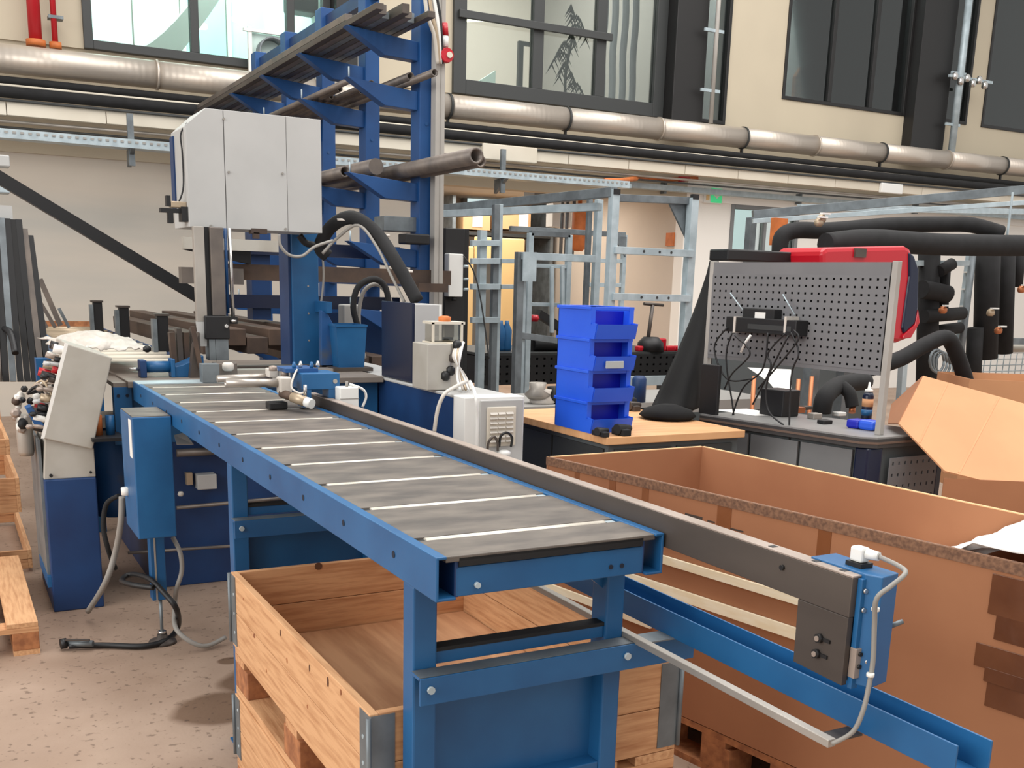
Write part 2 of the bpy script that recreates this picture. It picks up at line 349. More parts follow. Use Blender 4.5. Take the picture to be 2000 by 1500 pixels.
o = ob('partition_frame', G().box(7.35, 7.42, 13.6, 13.66, 3.79, 4.75).box(7.62, 7.72, 13.6, 13.66, 3.79, 4.75).box(7.35, 7.72, 13.6, 13.66, 4.75, 4.8), 'frame_dark'); tag(o, 'small dark door frame seen low in the tall grey window', 'frame')
o = ob('slanted_board', G().prism([(6.2, 3.79), (7.3, 3.79), (7.3, 4.5)], 'y', 14.2, 14.26), 'teal'); tag(o, 'pale triangular stair panel low behind the tall grey window', 'panel')
t = thing('curtain', 'grey vertical curtain strips at the right end of the tall window', 'curtain', (8.5, 13, 3.79))
for i in range(4):
    x = 8.28+i*.17; ob('strip', G().add([(x+.004*math.sin(k)+dx, 13+.01*math.cos(k*1.3), 3.8+k*.18) for k in range(15) for dx in (0, .11)], [(2*k, 2*k+1, 2*k+3, 2*k+2) for k in range(14)], True), 'curtain', t, solid=.01)
t = thing('potted_palm', 'dark feathery palm standing behind the tall grey window', 'plant', (7.75, 12.95, 3.79))
ob('stem', tb([(7.75, 12.95, 3.8), (7.72, 12.95, 4.3), (7.8, 12.93, 4.8)], .02, 6, True), 'leaf', t)
for k in range(9):
    g = G(); a0 = k*.95; p0 = Vector((7.76, 12.94, 4.15+k*.12)); d = Vector((.26*math.cos(a0), .1*math.sin(a0), .35))
    pts = [p0+d*s_+Vector((0, 0, -.45*s_*s_)) for s_ in [i/7 for i in range(8)]]
    g.tube(pts, .006, 4)
    for i in range(1, 8):
        for sg in (-1, 1):
            b0 = pts[i]; e = b0+Vector((sg*.09, .01, -.13)); g.add([b0-Vector((0, 0, .015)), b0+Vector((.0, 0, .03)), e], [(0, 1, 2)])
    ob('frond', g, 'leaf', t, solid=.003)
t = thing('office_chair', 'brown-backed chair dim behind the dark upper window', 'chair', (12.3, 13.2, 3.79))
ob('backrest', G().prism([(12.05, 4.3), (12.6, 4.3), (12.6, 4.75), (12.45, 4.95), (12.15, 4.95), (12.05, 4.8)], 'y', 13.2, 13.3), 'wood_end', t, bev=.03)
ob('seat', box(12.05, 12.6, 13.3, 13.8, 4.2, 4.3), 'wood_end', t); ob('leg', box(12.3, 12.36, 13.5, 13.56, 3.79, 4.2), 'black', t)
# ---- duct and the run of pipes and trunking below it
zc = lambda x: 3.545+.0055*x
t = thing('ventilation_duct', 'long round galvanised ventilation duct running along the facade', 'duct', (8, 12, 3.4))
xs = [-2, .5, 2.2, 3.9, 5.54, 7.18, 8.62, 10.06, 11.4, 12.76, 14.2, 15.53, 18.5]
for a, b in zip(xs[:-1], xs[1:]): ob('duct_section', G().tube([(a+.006, 12, zc(a)), (b-.006, 12, zc(b))], .137, 28), 'duct', t)
for x in xs[1:-1]: ob('joint_ring', G().tube([(x-.012, 12, zc(x)), (x+.012, 12, zc(x))], .15, 28), 'frame_dark' if x in (5.54, 7.18, 10.06, 12.76, 15.53) else 'duct', t)
for x in (5.54, 7.18, 10.06, 12.76, 15.53): ob('hanger', G().box(x-.012, x+.012, 11.98, 12.02, zc(x)-.3, zc(x)-.145), 'frame_black', t)
def runpipe(name, label, y, z0, z1, r, m, x0=-2, x1=18.5, cat='pipe', seg=12):
    o = ob(name, G().tube([(x0, y, z0), (x1, y, z1)], r, seg), m); tag(o, label, cat); return o
runpipe('insulated_pipe', 'black insulated pipe directly under the round duct', 11.96, 3.34, 3.38, .038, 'foam')
runpipe('insulated_pipe', 'thicker black insulated pipe above the cream cable trunking', 11.86, 3.215, 3.28, .055, 'foam')
runpipe('steel_conduit', 'thin bright conduit between the two black pipes', 11.9, 3.285, 3.32, .014, 'trunk')
runpipe('steel_conduit', 'thin dark conduit just above the cream trunking', 11.8, 3.135, 3.18, .014, 'frame_dark')
runpipe('steel_conduit', 'thin light conduit just under the cream trunking', 11.92, 2.955, 2.99, .016, 'alu')
runpipe('steel_conduit', 'lowest thin dark conduit under the cream trunking', 11.95, 2.90, 2.95, .012, 'frame_dark')
t = thing('cable_trunking', 'long cream cable trunking with lid joints along the facade', 'trunking', (8, 11.86, 3.0))
x = -2
while x < 18.2:
    z = 3.005+.0028*x; ob('lid', box(x+.004, x+.91, 11.82, 11.95, z, z+.125), 'trunk', t, bev=.004); x += .914
o = ob('junction_box', box(5.9, 6.65, 11.76, 11.82, 2.99, 3.17), 'trunk', bev=.01); tag(o, 'cream rectangular box on the trunking right of the blue rack', 'box')
o = ob('junction_box', box(12.6, 13.05, 11.76, 11.82, 3.02, 3.16), 'plastic_white', bev=.01); tag(o, 'white box on the trunking at the far right', 'box')
# perforated cable tray
t = thing('cable_tray', 'galvanised perforated cable tray hanging below the trunking', 'cable tray', (4, 11.6, 2.77))
g = G().box(-2, 7.9, 11.55, 11.57, 2.765, 2.85).box(-2, 7.9, 11.57, 11.75, 2.765, 2.775).box(-2, 7.9, 11.75, 11.77, 2.765, 2.85)
ob('tray_profile', g, 'galv', t)
g = G()
for i in range(140): g.box(-1.9+i*.07, -1.87+i*.07, 11.543, 11.55, 2.81, 2.83)
ob('slots', g, 'office_mid', t, kind='stuff')
for x in (1.85, 6.1): ob('bracket', G().box(x-.03, x+.03, 11.6, 11.64, 2.6, 3.1).prism([(11.5, 2.76), (11.8, 2.76), (11.8, 2.6)], 'x', x-.02, x+.02), 'galv_dark', t)
a = Vector((0, 0, 2.86))
t = thing('cable_tray', 'galvanised cable tray under the trunking right of the exit sign', 'cable tray', (12, 12.2, a.z))
ob('tray_profile', G().box(8.3, 18, 12.15, 12.17, a.z-.02, a.z+.05).box(8.3, 18, 12.17, 12.3, a.z-.02, a.z-.01), 'galv', t)
for x in (9.0, 11.5, 14.0): ob('bracket', box(x-.02, x+.02, 12.28, 12.375, a.z-.05, a.z+.1), 'galv_dark', t)
o = ob('tray_bend', G().bar((7.9, 11.66, 2.80), (8.3, 12.22, a.z), .16, .05), 'galv'); tag(o, 'short angled tray piece above the tall galvanised rack', 'cable tray')
# red sprinkler pipes
for i, (px_, r) in enumerate(((67, .062), (105, .028))):
    q = Py(px_, 40, 12.15)
    t = thing('sprinkler_pipe', ('thick red vertical pipe at the top left corner', 'thin red vertical pipe right of the thick red one')[i], 'pipe', (q.x, q.y, 3.72))
    ob('pipe_body', G().tube([(q.x, q.y, 3.72), (q.x, q.y, 5.2)], r, 14), 'red_pipe', t); ob('flange', G().tube([(q.x, q.y, 3.72), (q.x, q.y, 3.78)], r+.03, 14), 'orange', t)
    if i: ob('clamp', G().box(q.x-.05, q.x+.09, q.y-.03, q.y+.1, 4.0, 4.03), 'galv_dark', t)
for x, lab in ((9.47, 'thin vertical steel pipe on the narrow dark window'), (14.28, 'pale vertical steel pipe beside the right black column')):
    t = thing('downpipe', lab, 'pipe', (x, 12.05, 3.7)); r = .03 if x < 10 else .055
    ob('pipe_body', G().tube([(x, 11.98, 3.74), (x, 11.98, 6.3)], r, 12), 'grey_post' if x < 10 else 'galv', t)
    for z in (4.15, 4.9): ob('clamp', G().box(x-.2, x+.12, 11.97, 12.0, z-.02, z+.02), 'galv', t)
t = thing('valve_manifold', 'small galvanised valves and brackets beside the right black column', 'valve', (14.6, 11.95, 4.75))
for i in range(6): ob('valve', G().lathe((14.1+i*.14, 11.93, 4.78-.02*(i % 2)*3), [(.03, 0), (.05, .03), (.05, .08), (.02, .12)], 10), 'chrome', t)
ob('rail', box(14.0, 15.0, 11.94, 11.97, 4.82, 4.86), 'galv', t)
t = thing('duct_spigot', 'round metal duct collar on a square plate in the upper left window', 'duct collar', (3.45, 12.2, 3.85))
q = Py(530, 105, 12.15); ob('ring', G().pipe((q.x, 12.05, q.z), (q.x, 12.22, q.z), .16, .14, 24), 'galv_dark', t)
ob('frame', G().box(q.x-.25, q.x-.21, 12.15, 12.2, q.z-.25, q.z+.25).box(q.x+.2, q.x+.24, 12.15, 12.2, q.z-.25, q.z+.25).box(q.x-.3, q.x+.3, 12.14, 12.19, q.z+.2, q.z+.23), 'plastic_white', t)
ob('backing', box(q.x-.2, q.x+.2, 12.2, 12.22, q.z-.22, q.z+.2), 'teal', t)
# exit sign
q = Py(1398, 382, YB-.05)
t = thing('exit_sign', 'green emergency exit sign with a white arrow on the white wall', 'sign', (q.x, YB, q.z-.1))
ob('housing', box(q.x-.2, q.x+.12, YB-.05, YB, q.z-.11, q.z+.11), 'plastic_white', t, bev=.01)
ob('face', box(q.x-.09, q.x+.11, YB-.062, YB-.05, q.z-.1, q.z+.1), 'sign_green', t, bev=.02)
ob('arrow', G().prism([(q.x-.04, q.z), (q.x+.01, q.z-.045), (q.x+.06, q.z), (q.x+.01, q.z+.045)], 'y', YB-.068, YB-.062), 'label_white', t)
ob('switch', box(q.x-.17, q.x-.12, YB-.06, YB-.05, q.z-.07, q.z+.08), 'tan_warm', t)

# ================================================================ ROLLER TABLE (foreground)
X0, X1, Y0, Y1, ZT_ = .768, 1.287, 1.69, 5.13, 1.05
t = RTBL = thing('roller_table', 'blue roller table with grey-brown steel plates and pale rollers', 'roller table', (1.03, 3.4, 0))
def rail_g(x, s):                                      # C channel with lip, open towards the inside
    return G().box(x, x+.006*s, Y0, Y1, .968, 1.05).box(x, x+.042*s, Y0, Y1, .965, .971).box(x, x+.022*s, Y0, Y1, 1.046, 1.052)
ob('side_rail', rail_g(X0, 1), 'blue', t, bev=.002); ob('side_rail', rail_g(X1, -1), 'blue', t, bev=.002)
ob('end_beam', box(.812, 1.243, 1.70, 1.712, .968, 1.026), 'blue', t, bev=.002)
ob('rubber_edge', box(.818, 1.238, 1.696, 1.712, 1.028, 1.045), 'rubber', t)
ob('end_bracket', G().box(.81, .818, 1.70, 1.78, .968, 1.048), 'blue_dark', t); ob('end_bracket', G().box(1.236, 1.244, 1.70, 1.78, .968, 1.048), 'blue_dark', t)
pitch = .302; y = 1.838; n = 0
pl = G().box(.79, 1.268, 1.696, y-.012, 1.038, 1.05); ob('plate', pl, 'plate', t, bev=.002)
while y < 5.0:
    ob('roller', G().tube([(.812, y+.004, 1.0395), (1.236, y+.004, 1.0395)], .0115, 12), 'roller', t)
    ob('plate', box(.79, 1.268, y+.016, min(y+pitch-.012, 5.14), 1.038, 1.05), 'plate', t, bev=.002)
    ob('roller_end', box(.797, .812, y-.008, y+.014, 1.036, 1.046), 'black', t); ob('roller_end', box(1.24, 1.262, y-.008, y+.012, 1.036, 1.0475), 'galv', t)
    ob('axle_hole', G().tube([(X0-.0015, y+.06, 1.008), (X0+.002, y+.06, 1.008)], .0075, 12), 'hole', t)
    y += pitch
for x in (1.163, 1.19): ob('bolt_hole', G().tube([(x, 1.698, .99), (x, 1.703, .99)], .005, 10), 'hole', t)
ob('bolt', G().tube([(.857, 1.692, .988), (.857, 1.703, .988)], .006, 8), 'galv', t)
# the near trestle
def trestle(y, full):
    ob('leg', box(X0+.002, .822, y, y+.055, 0, .965), 'blue', t, bev=.004)
    ob('leg', box(1.226, 1.272, y, y+.06, 0, .965), 'blue', t, bev=.004)
    ob('cross_tube', box(.822, 1.226, y+.008, y+.05, .795, .822), 'blue', t, bev=.002)
    ob('rubber_strip', box(.822, 1.226, y+.006, y+.04, .822, .83), 'rubber', t)
    xe = 1.435 if full else 1.28
    ob('angle_iron', G().box(.764, xe, y-.048, y-.003, .786, .792).box(.764, xe, y-.05, y-.044, .735, .792), 'blue_worn' if False else 'blue', t, bev=.001)
    ob('angle_top', box(.766, xe, y-.046, y-.003, .792, .7935), 'galv_dark', t)
    for x in (.785, 1.25): ob('bolt', G().lathe((x, y-.058, .768), [(.008, 0), (.008, .006), (.004, .009)], 10, 'y'), 'galv', t)
    ob('panel', box(.822, 1.226, y+.045, y+.05, .50 if full else .44, .735), 'blue', t)
    ob('gusset', G().prism([(1.226, .965), (1.15, .965), (1.226, .905)], 'y', y+.02, y+.03), 'blue', t)
    ob('low_beam', box(.822, 1.226, y+.004, y+.05, .47, .50), 'blue', t, bev=.002)
    ob('upright', box(1.185, 1.2, y+.01, y+.04, .26, .47), 'blue_dark', t)
    ob('low_beam', box(.822, 1.226, y+.004, y+.05, .1, .14), 'blue', t, bev=.002)
    for x in (.795, 1.249): ob('foot_plate', box(x-.04, x+.04, y-.02, y+.08, -.0, .006), 'blue', t)
trestle(1.80, True); trestle(3.27, False)
# length stop fence
t = thing('fence_beam', 'long dark steel length-stop beam beside the roller table', 'beam', (1.31, 2.6, 1.02))
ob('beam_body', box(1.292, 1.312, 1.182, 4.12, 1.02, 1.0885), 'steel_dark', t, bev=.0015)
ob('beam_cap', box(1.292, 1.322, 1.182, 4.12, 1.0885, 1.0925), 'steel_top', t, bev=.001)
ob('end_plate', G().prism([(1.182, 1.02), (1.30, 1.02), (1.298, .904), (1.182, .90)], 'x', 1.291, 1.303), 'steel_dark', t, bev=.001)
for y_, z_ in ((1.237, .967), (1.24, .938)):
    q = ob('bolt_slot', G().box(1.288, 1.292, y_-.022, y_, z_-.003, z_+.003), 'black', t); ob('bolt', G().tube([(1.283, y_+.002, z_), (1.292, y_+.002, z_)], .0085, 6), 'black', t); ob('bolt_head', G().tube([(1.281, y_+.002, z_), (1.2835, y_+.002, z_)], .005, 8), 'steel_top', t)
ob('bolt', G().tube([(1.287, 1.345, 1.066), (1.292, 1.345, 1.066)], .005, 8), 'black', t)
for y_ in (1.39, 1.28, 1.215): ob('slot', box(1.3, 1.314, y_-.006, y_+.006, 1.0925, 1.0932), 'black', t)
# stop unit at the near end (blue box, connector, cable)
t = thing('stop_sensor_unit', 'blue metal sensor box with white plug at the near end of the beam', 'sensor unit', (1.34, 1.2, .9))
ob('housing', G().prism([(1.312, 1.175), (1.324, 1.148), (1.372, 1.158), (1.372, 1.30), (1.312, 1.30)], 'z', .902, 1.096), 'blue', t, bev=.002)
ob('side_flange', box(1.304, 1.318, 1.172, 1.182, .895, 1.088), 'blue', t, bev=.001)
ob('sensor_head', box(1.303, 1.321, 1.168, 1.182, .915, .968), 'steel_top', t, bev=.001)
for z in (.958, .936): ob('pin', G().tube([(1.312, 1.165, z), (1.312, 1.169, z)], .004, 8), 'black', t)
ob('knob', G().lathe((1.324, 1.158, .946), [(.006, 0), (.006, .006), (.003, .01)], 10, 'y'), 'chrome', t)
ob('screw', G().lathe((1.311, 1.167, 1.068), [(.004, 0), (.005, .004)], 8, 'y'), 'chrome', t); ob('screw', G().lathe((1.311, 1.167, 1.035), [(.004, 0), (.005, .004)], 8, 'y'), 'chrome', t)
ob('plug_base', box(1.328, 1.356, 1.2, 1.235, 1.096, 1.104), 'black', t)
ob('plug', G().box(1.332, 1.353, 1.205, 1.232, 1.104, 1.13), 'plastic_white', t, bev=.004, label='white square cable plug')
ob('plug_nut', G().tube([(1.345, 1.205, 1.12), (1.35, 1.184, 1.12)], [.0095, .008], 8), 'plastic_white', t)
ob('lever', G().tube([(1.372, 1.19, .99), (1.395, 1.182, .992)], .002, 6).tube([(1.395, 1.182, .992), (1.415, 1.175, 1.0)], .0045, 8), 'galv_dark', t)
cab = [Vector((1.35, 1.186, 1.12)), Py(1755, 1105, 1.15), Py(1768, 1120, 1.12), Py(1740, 1145, 1.12), Py(1712, 1170, 1.13), Py(1708, 1220, 1.14), Py(1705, 1290, 1.14), Py(1697, 1340, 1.14), Py(1685, 1390, 1.14), Py(1665, 1430, 1.15), Py(1625, 1453, 1.175)]
o = ob('sensor_cable', tb(cab, .0042, 8, True), 'hose_grey'); tag(o, 'grey cable looping from the white plug down to the aluminium bar', 'cable')
for k in (1190, 1318): q = Py(1710 if k < 1200 else 1700, k, 1.138); o = ob('cable_clip', G().tube([q-Vector((0, 0, .003)), q+Vector((0, 0, .003))], .0065, 8), 'label_white'); tag(o, 'white clip on the sensor cable, %s one' % ('upper' if k < 1200 else 'lower'), 'clip')
# blue U channel and aluminium bar
t = thing('support_channel', 'long blue U-shaped channel below the dark beam', 'channel', (1.4, 2.3, .79))
g = G().box(1.365, 1.369, 1.0, 4.6, .797, .852).box(1.427, 1.431, .985, 4.6, .797, .855).box(1.365, 1.431, 1.0, 4.6, .795, .799)
ob('channel_body', g, 'blue', t, bev=.001)
o = ob('aluminium_bar', box(1.272, 1.29, 1.18, 4.4, .79, .805), 'alu', bev=.0015); tag(o, 'long square aluminium bar below the blue channel', 'bar')
o = ob('bar_bracket', box(1.29, 1.365, 1.19, 1.225, .791, .795), 'steel_dark'); tag(o, 'flat dark bracket joining aluminium bar to the blue channel', 'bracket')
o = ob('bar_bracket', box(1.30, 1.47, 1.735, 1.79, .7935, .7965), 'galv_dark'); tag(o, 'grey flat plate holding the blue channel on the cross angle', 'bracket')

# ================================================================ PALLETS AND COLLARS
def pallet(name, label, x0, x1, y0, y1, z0, h, lab_cat='pallet', n=5, along='y', blocks=True):
    t = thing(name, label, lab_cat, ((x0+x1)/2, (y0+y1)/2, z0))
    b = .022*h/.144
    if along == 'y':
        W = (x1-x0); bw = W/n*.74
        for i in range(n):
            a = x0+i*(W-bw)/(n-1); ob('board', box(a, a+bw, y0, y1, z0+h-b, z0+h), 'wood_y', t, bev=.002)
        for yy in (y0, (y0+y1)/2-.05, y1-.1): ob('cross_board', box(x0, x1, yy, yy+.1, z0+h-2*b, z0+h-b), 'wood_x', t)
        for xx in (x0, (x0+x1)/2-.05, x1-.1):
            for yy in (y0, (y0+y1)/2-.07, y1-.14): ob('block', box(xx, xx+.1, yy, yy+.14, z0+b, z0+h-2*b), 'wood_end', t, bev=.003)
            ob('bottom_board', box(xx, xx+.1, y0, y1, z0, z0+b), 'wood_y', t)
    return t
def collar(label, x0, x1, y0, y1, z0, z1, th=.02, hinges=True):
    t = thing('pallet_collar', label, 'pallet collar', ((x0+x1)/2, (y0+y1)/2, z0)); zm = z0+(z1-z0)*.5
    for za, zb in ((z0, zm-.001), (zm+.001, z1)):
        ob('board', box(x0, x0+th, y0, y1, za, zb), 'wood_y', t, bev=.0015); ob('board', box(x1-th, x1, y0, y1, za, zb), 'wood_y', t, bev=.0015)
        ob('board', box(x0+th, x1-th, y0, y0+th, za, zb), 'wood_x', t, bev=.0015); ob('board', box(x0+th, x1-th, y1-th, y1, za, zb), 'wood_x', t, bev=.0015)
    if hinges:
        for (xa, sx) in ((x0, -1), (x1, 1)):
            for (ya, sy) in ((y0, -1), (y1, 1)):
                g = G().box(xa+sx*.002, xa-sx*.001, ya, ya-sy*.055, z0+.01, z1-.004).box(xa, xa-sx*.055, ya+sy*.002, ya-sy*.001, z0+.01, z1-.004)
                g.tube([(xa+sx*.004, ya+sy*.004, z0+.01), (xa+sx*.004, ya+sy*.004, z1-.004)], .006, 8)
                h_ = ob('hinge', g, 'galv_dark', t)
                for z in (z0+.05, z0+.11, z0+.17): ob('rivet', G().lathe((xa+sx*.002 if sx > 0 else xa-.003, ya-sy*.035, z), [(.005, 0), (.005, .003)], 8, 'x'), 'galv', h_)
    return t
cx0, cx1, cy0, cy1 = .707, 1.5, 1.877, 3.05
uc = collar('upper wooden pallet collar with metal hinges under the roller table', cx0, cx1, cy0, cy1, .447, .678)
tk = pallet('wooden_pallet', 'wooden pallet between the two collars under the roller table', cx0+.005, cx1, cy0, cy1, .29, .155)
collar('lower wooden pallet collar beneath the pallet under the roller table', cx0, cx1, cy0, cy1, .075, .288)
o = ob('base_board', box(cx0+.024, cx1-.024, cy0+.024, cy1-.024, .449, .462), 'wood_in'); tag(o, 'pale plywood board lying in the upper pallet collar', 'board')
pallet('wooden_pallet', 'lowest wooden pallet on the floor under the roller table', cx0, cx1, cy0, cy1, 0, .073)
for (kx, ky, r1, r2) in ((640, 1332, .006, .012), (547, 1236, .005, .009), (604, 1305, .004, .009), (496, 1242, .008, .006), (560, 1290, .004, .008), (665, 1352, .004, .007), (520, 1310, .004, .005), (600, 1380, .005, .005), (475, 1170, .004, .004)):
    q = Px(kx, ky, cx0-.001); ob('knot', G().prism([(q.y+r1*math.cos(a_), q.z+r2*math.sin(a_)) for a_ in [i*math.pi/5 for i in range(10)]], 'x', cx0-.0012, cx0+.001), 'knot' if r2 > .008 else 'wood_end', uc)
q = Py(622, 1106, cy1-.021); ob('knot', G().prism([(q.x+.012*math.cos(a_), q.z+.012*math.sin(a_)) for a_ in [i*math.pi/5 for i in range(10)]], 'y', cy1-.022, cy1-.019), 'knot', uc)
pallet('wooden_pallet', 'light wooden pallet on the floor at the left edge', -.55, .25, 4.5, 5.65, 0, .139)
for i, (z0, z1) in enumerate(((.02, .12), (.32, .5), (.62, .70), (.80, .98))):
    collar(('lowest open wooden frame at the left edge behind the pallet', 'second open wooden frame from below at the left edge', 'third open wooden frame from below at the left edge', 'topmost open wooden frame at the left edge')[i], -.75, .32-.03*i, 5.82+.02*i, 7.0, z0, z1, hinges=False)
t = thing('frame_support', 'wooden corner posts holding the stacked open frames', 'post', (.2, 6, 0))
for x, y in ((.14, 5.77), (-.3, 5.77)): ob('post', box(x, x+.03, y, y+.03, .0, .99), 'wood_end', t)

# ================================================================ CONTROL CONSOLE
t = thing('control_console', 'control console with blue base and slanted grey head', 'console', (.46, 5.3, 0))
ob('base', box(.352, .572, 5.05, 5.66, 0, .625), 'blue_dark', t, bev=.006)
ob('side_panel', G().prism([(.352, .625), (.572, .625), (.572, .76), (.37, .815)], 'y', 5.06, 5.5), 'panel_dirty', t, bev=.004)
ob('head', G().prism([(.362, .815), (.565, .755), (.672, 1.17), (.488, 1.232)], 'y', 5.045, 5.52), 'panel_dirty', t, bev=.005)
ob('edge_strip', G().prism([(.352, .815), (.366, .815), (.492, 1.232), (.478, 1.236)], 'y', 5.045, 5.055), 'label_white', t)
ob('screw_hole', G().tube([(.382, 5.04, .645), (.382, 5.052, .645)], .008, 8), 'black', t); ob('screw_hole', G().tube([(.55, 5.04, .65), (.55, 5.052, .65)], .006, 8), 'black', t)
ob('left_door', box(.34, .352, 5.1, 5.62, .15, .8), 'galv_dark', t)
ob('kick_bar', box(.335, .352, 5.06, 5.5, .12, .17), 'blue', t)
random.seed(3)
bt = ['black', 'steel_top', 'label_white', 'steel_dark', 'black', 'red_pipe', 'brass']
for i in range(9):
    for j in range(3):
        f_ = (i+.5)/9; x = .362+.126*f_; z = .83+.39*f_; y = 5.08+j*.15+random.uniform(-.02, .02); L_ = random.uniform(.025, .055)
        ob('button', G().tube([(x, y, z), (x-L_, y, z+L_*.3)], random.uniform(.012, .02), 10), bt[(i*2+j) % 7], t)
for k in range(6):
    z = .86+k*.055; x = .37+.126*(z-.83)/.39; ob('switch_lever', G().tube([(x, 5.07, z), (x-.06-.02*(k % 2), 5.05+.02*(k % 3), z+.012)], [.012, .008], 8).lathe((x-.07, 5.05, z), [(.01, 0), (.018, .01), (.01, .02)], 8), ('steel_top', 'black', 'panel_grey')[k % 3], t)
# hand control hanging left of the console
t = thing('pendant_control', 'grey pendant unit with blue flap and cable tangle left of the console', 'pendant', (.3, 5.3, .6))
q0 = Py(45, 790, 5.2); ob('housing', G().lathe((q0.x, 5.24, q0.z-.24), [(.03, 0), (.036, .02), (.036, .17), (.03, .19)], 14), 'alu', t)
ob('grip', G().prism([(q0.x-.0, q0.z-.0), (q0.x+.025, q0.z+.01), (q0.x+.075, q0.z-.085), (q0.x+.04, q0.z-.095)], 'y', 5.06, 5.14), 'blue_worn', t, bev=.004)
random.seed(21)
for k in range(26):
    x = q0.x-.04+random.uniform(0, .17); z = q0.z-.12+random.uniform(0, .2)-.5*max(0, x-q0.x-.1); y = 5.12+random.uniform(0, .12); r_ = random.uniform(.012, .026)
    ob('fitting', G().lathe((x, y, z), [(r_*.5, 0), (r_, r_*.6), (r_*.9, r_*1.4), (r_*.3, r_*2)], random.choice((5, 6, 8)), random.choice('xyz')), random.choice(('bag', 'steel_top', 'black', 'label_white', 'steel_rust', 'rubber', 'panel_dirty')), t)
for k in range(7): ob('cable', tb([(q0.x+.02, 5.18, q0.z+.05), (q0.x+.06+.01*k, 5.15, q0.z+.08+.015*(k % 3)), (.40+.01*k, 5.12, .93+.03*k)], .006, 6, True), ('black', 'steel_top', 'brass')[k % 3], t)
# crumpled plastic on the table behind the console
g = G(); NX, NY = 26, 12; random.seed(5)
pl = [[(.5+.42*i/(NX-1)+.03*math.sin(j), 5.55+.9*j/(NY-1)+.03*math.sin(i), 1.165+.06*math.sin(math.pi*i/(NX-1))*math.sin(math.pi*j/(NY-1))+random.uniform(0, .02)) for i in range(NX)] for j in range(NY)]
g.add([p for r in pl for p in r], [(j*NX+i, j*NX+i+1, (j+1)*NX+i+1, (j+1)*NX+i) for j in range(NY-1) for i in range(NX-1)], True)
o = ob('plastic_sheet', g, 'bag', solid=.004); tag(o, 'crumpled white plastic sheet lying over the console top', 'plastic sheet')

# ================================================================ CONTROL BOX ON POLE
t = thing('pole_control_box', 'tall blue control box on a pole beside the roller table', 'control box', (.7, 4.4, 0))
ob('housing', G().box(.618, .765, 4.2, 4.5, .52, 1.004), 'blue', t, bev=.004)
ob('top_plate', box(.62, .763, 4.205, 4.5, 1.004, 1.007), 'plate', t)
ob('sticker', box(.6165, .618, 4.23, 4.29, .84, .99), 'label_white', t, label='white vertical sticker')
ob('pole', box(.69, .75, 4.4, 4.46, .2, .52), 'blue', t, bev=.003); ob('pole_strip', box(.705, .712, 4.398, 4.4, .2, .52), 'alu', t)
ob('spindle', G().tube([(.726, 4.43, .02), (.726, 4.43, .2)], .007, 8), 'galv_dark', t)
ob('foot', G().lathe((.726, 4.43, 0), [(.06, 0), (.055, .012), (.025, .022), (.02, .04)], 18), 'steel_dark', t)
ob('nut', G().lathe((.726, 4.43, .04), [(.018, 0), (.018, .015)], 6), 'chrome', t)
ob('cable_gland', G().lathe((.612, 4.42, .66), [(.02, 0), (.02, .03)], 10), 'label_white', t)
def cabl(name, label, pts, r, m, cat='cable'): o = ob(name, tb(pts, r, 8, True), m); return tag(o, label, cat)
cabl('hose', 'grey hose hanging left of the blue control box to the floor', [Py(238, 970, 4.55), Py(236, 1020, 4.55), Py(225, 1080, 4.6), Py(205, 1140, 4.62), Py(172, 1194, 4.85)], .013, 'hose_grey', 'hose')
cabl('hose', 'dark hose curving between console and blue control box', [Py(232, 968, 4.75), Py(208, 985, 4.8), Py(202, 1030, 4.8), Py(212, 1075, 4.8), Py(225, 1110, 4.9)], .011, 'foam', 'hose')
cabl('hose', 'grey hose right of the control box pole', [Py(338, 1050, 4.45), Py(352, 1080, 4.4), Py(355, 1115, 4.4), Py(345, 1150, 4.4), Py(342, 1178, 4.45), Py(345, 1230, 4.3), Py(395, 1262, 4.25), Py(440, 1245, 4.3)], .01, 'hose_grey', 'hose')
cabl('hose', 'black looped hose with metal nozzle lying on the floor', [Py(300, 1148, 4.33), Py(262, 1143, 4.4), Py(238, 1135, 4.5), Py(255, 1122, 4.55), Py(290, 1130, 4.4), Py(318, 1155, 4.3), Py(345, 1190, 4.25), Pz(347, 1225, .02), Pz(325, 1250, .015), Pz(280, 1262, .015), Pz(200, 1260, .015), Pz(135, 1262, .02)], .012, 'black', 'hose')
t = thing('air_nozzle', 'metal air nozzle at the end of the black floor hose', 'nozzle', Pz(150, 1258, 0))
a, b = Pz(182, 1257, .03), Pz(130, 1256, .03); ob('barrel', G().tube([a, b], .014, 10), 'galv_dark', t); ob('head', G().tube([b, Pz(118, 1258, .03)], .022, 10), 'black', t); ob('trigger', G().bar(Pz(175, 1250, .05), Pz(128, 1250, .05), .012, .006), 'steel_dark', t)

# ================================================================ BAND SAW
t = SAW = thing('band_saw', 'large vertical band saw with grey head, blue column and blue base', 'band saw', (1.45, 5.6, 0))
ob('base', box(.84, 2.02, 5.26, 6.38, .0, 1.0), 'blue_dark', t, bev=.005)
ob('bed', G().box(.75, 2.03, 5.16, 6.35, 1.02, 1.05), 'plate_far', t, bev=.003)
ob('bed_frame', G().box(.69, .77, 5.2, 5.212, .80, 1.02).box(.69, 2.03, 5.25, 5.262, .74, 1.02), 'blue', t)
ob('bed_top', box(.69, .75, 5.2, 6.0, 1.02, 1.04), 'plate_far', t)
for x in (.71, .75): ob('bolt_hole', G().tube([(x, 5.197, .98), (x, 5.201, .98)], .008, 8), 'hole', t)
ob('lower_motor', G().lathe((.71, 5.5, .45), [(.10, -.1), (.12, 0), (.12, .2), (.10, .32), (.05, .36)], 18), 'blue_worn', t)
ob('motor_box', box(.60, .84, 5.35, 5.6, .81, .86), 'panel_dirty', t)
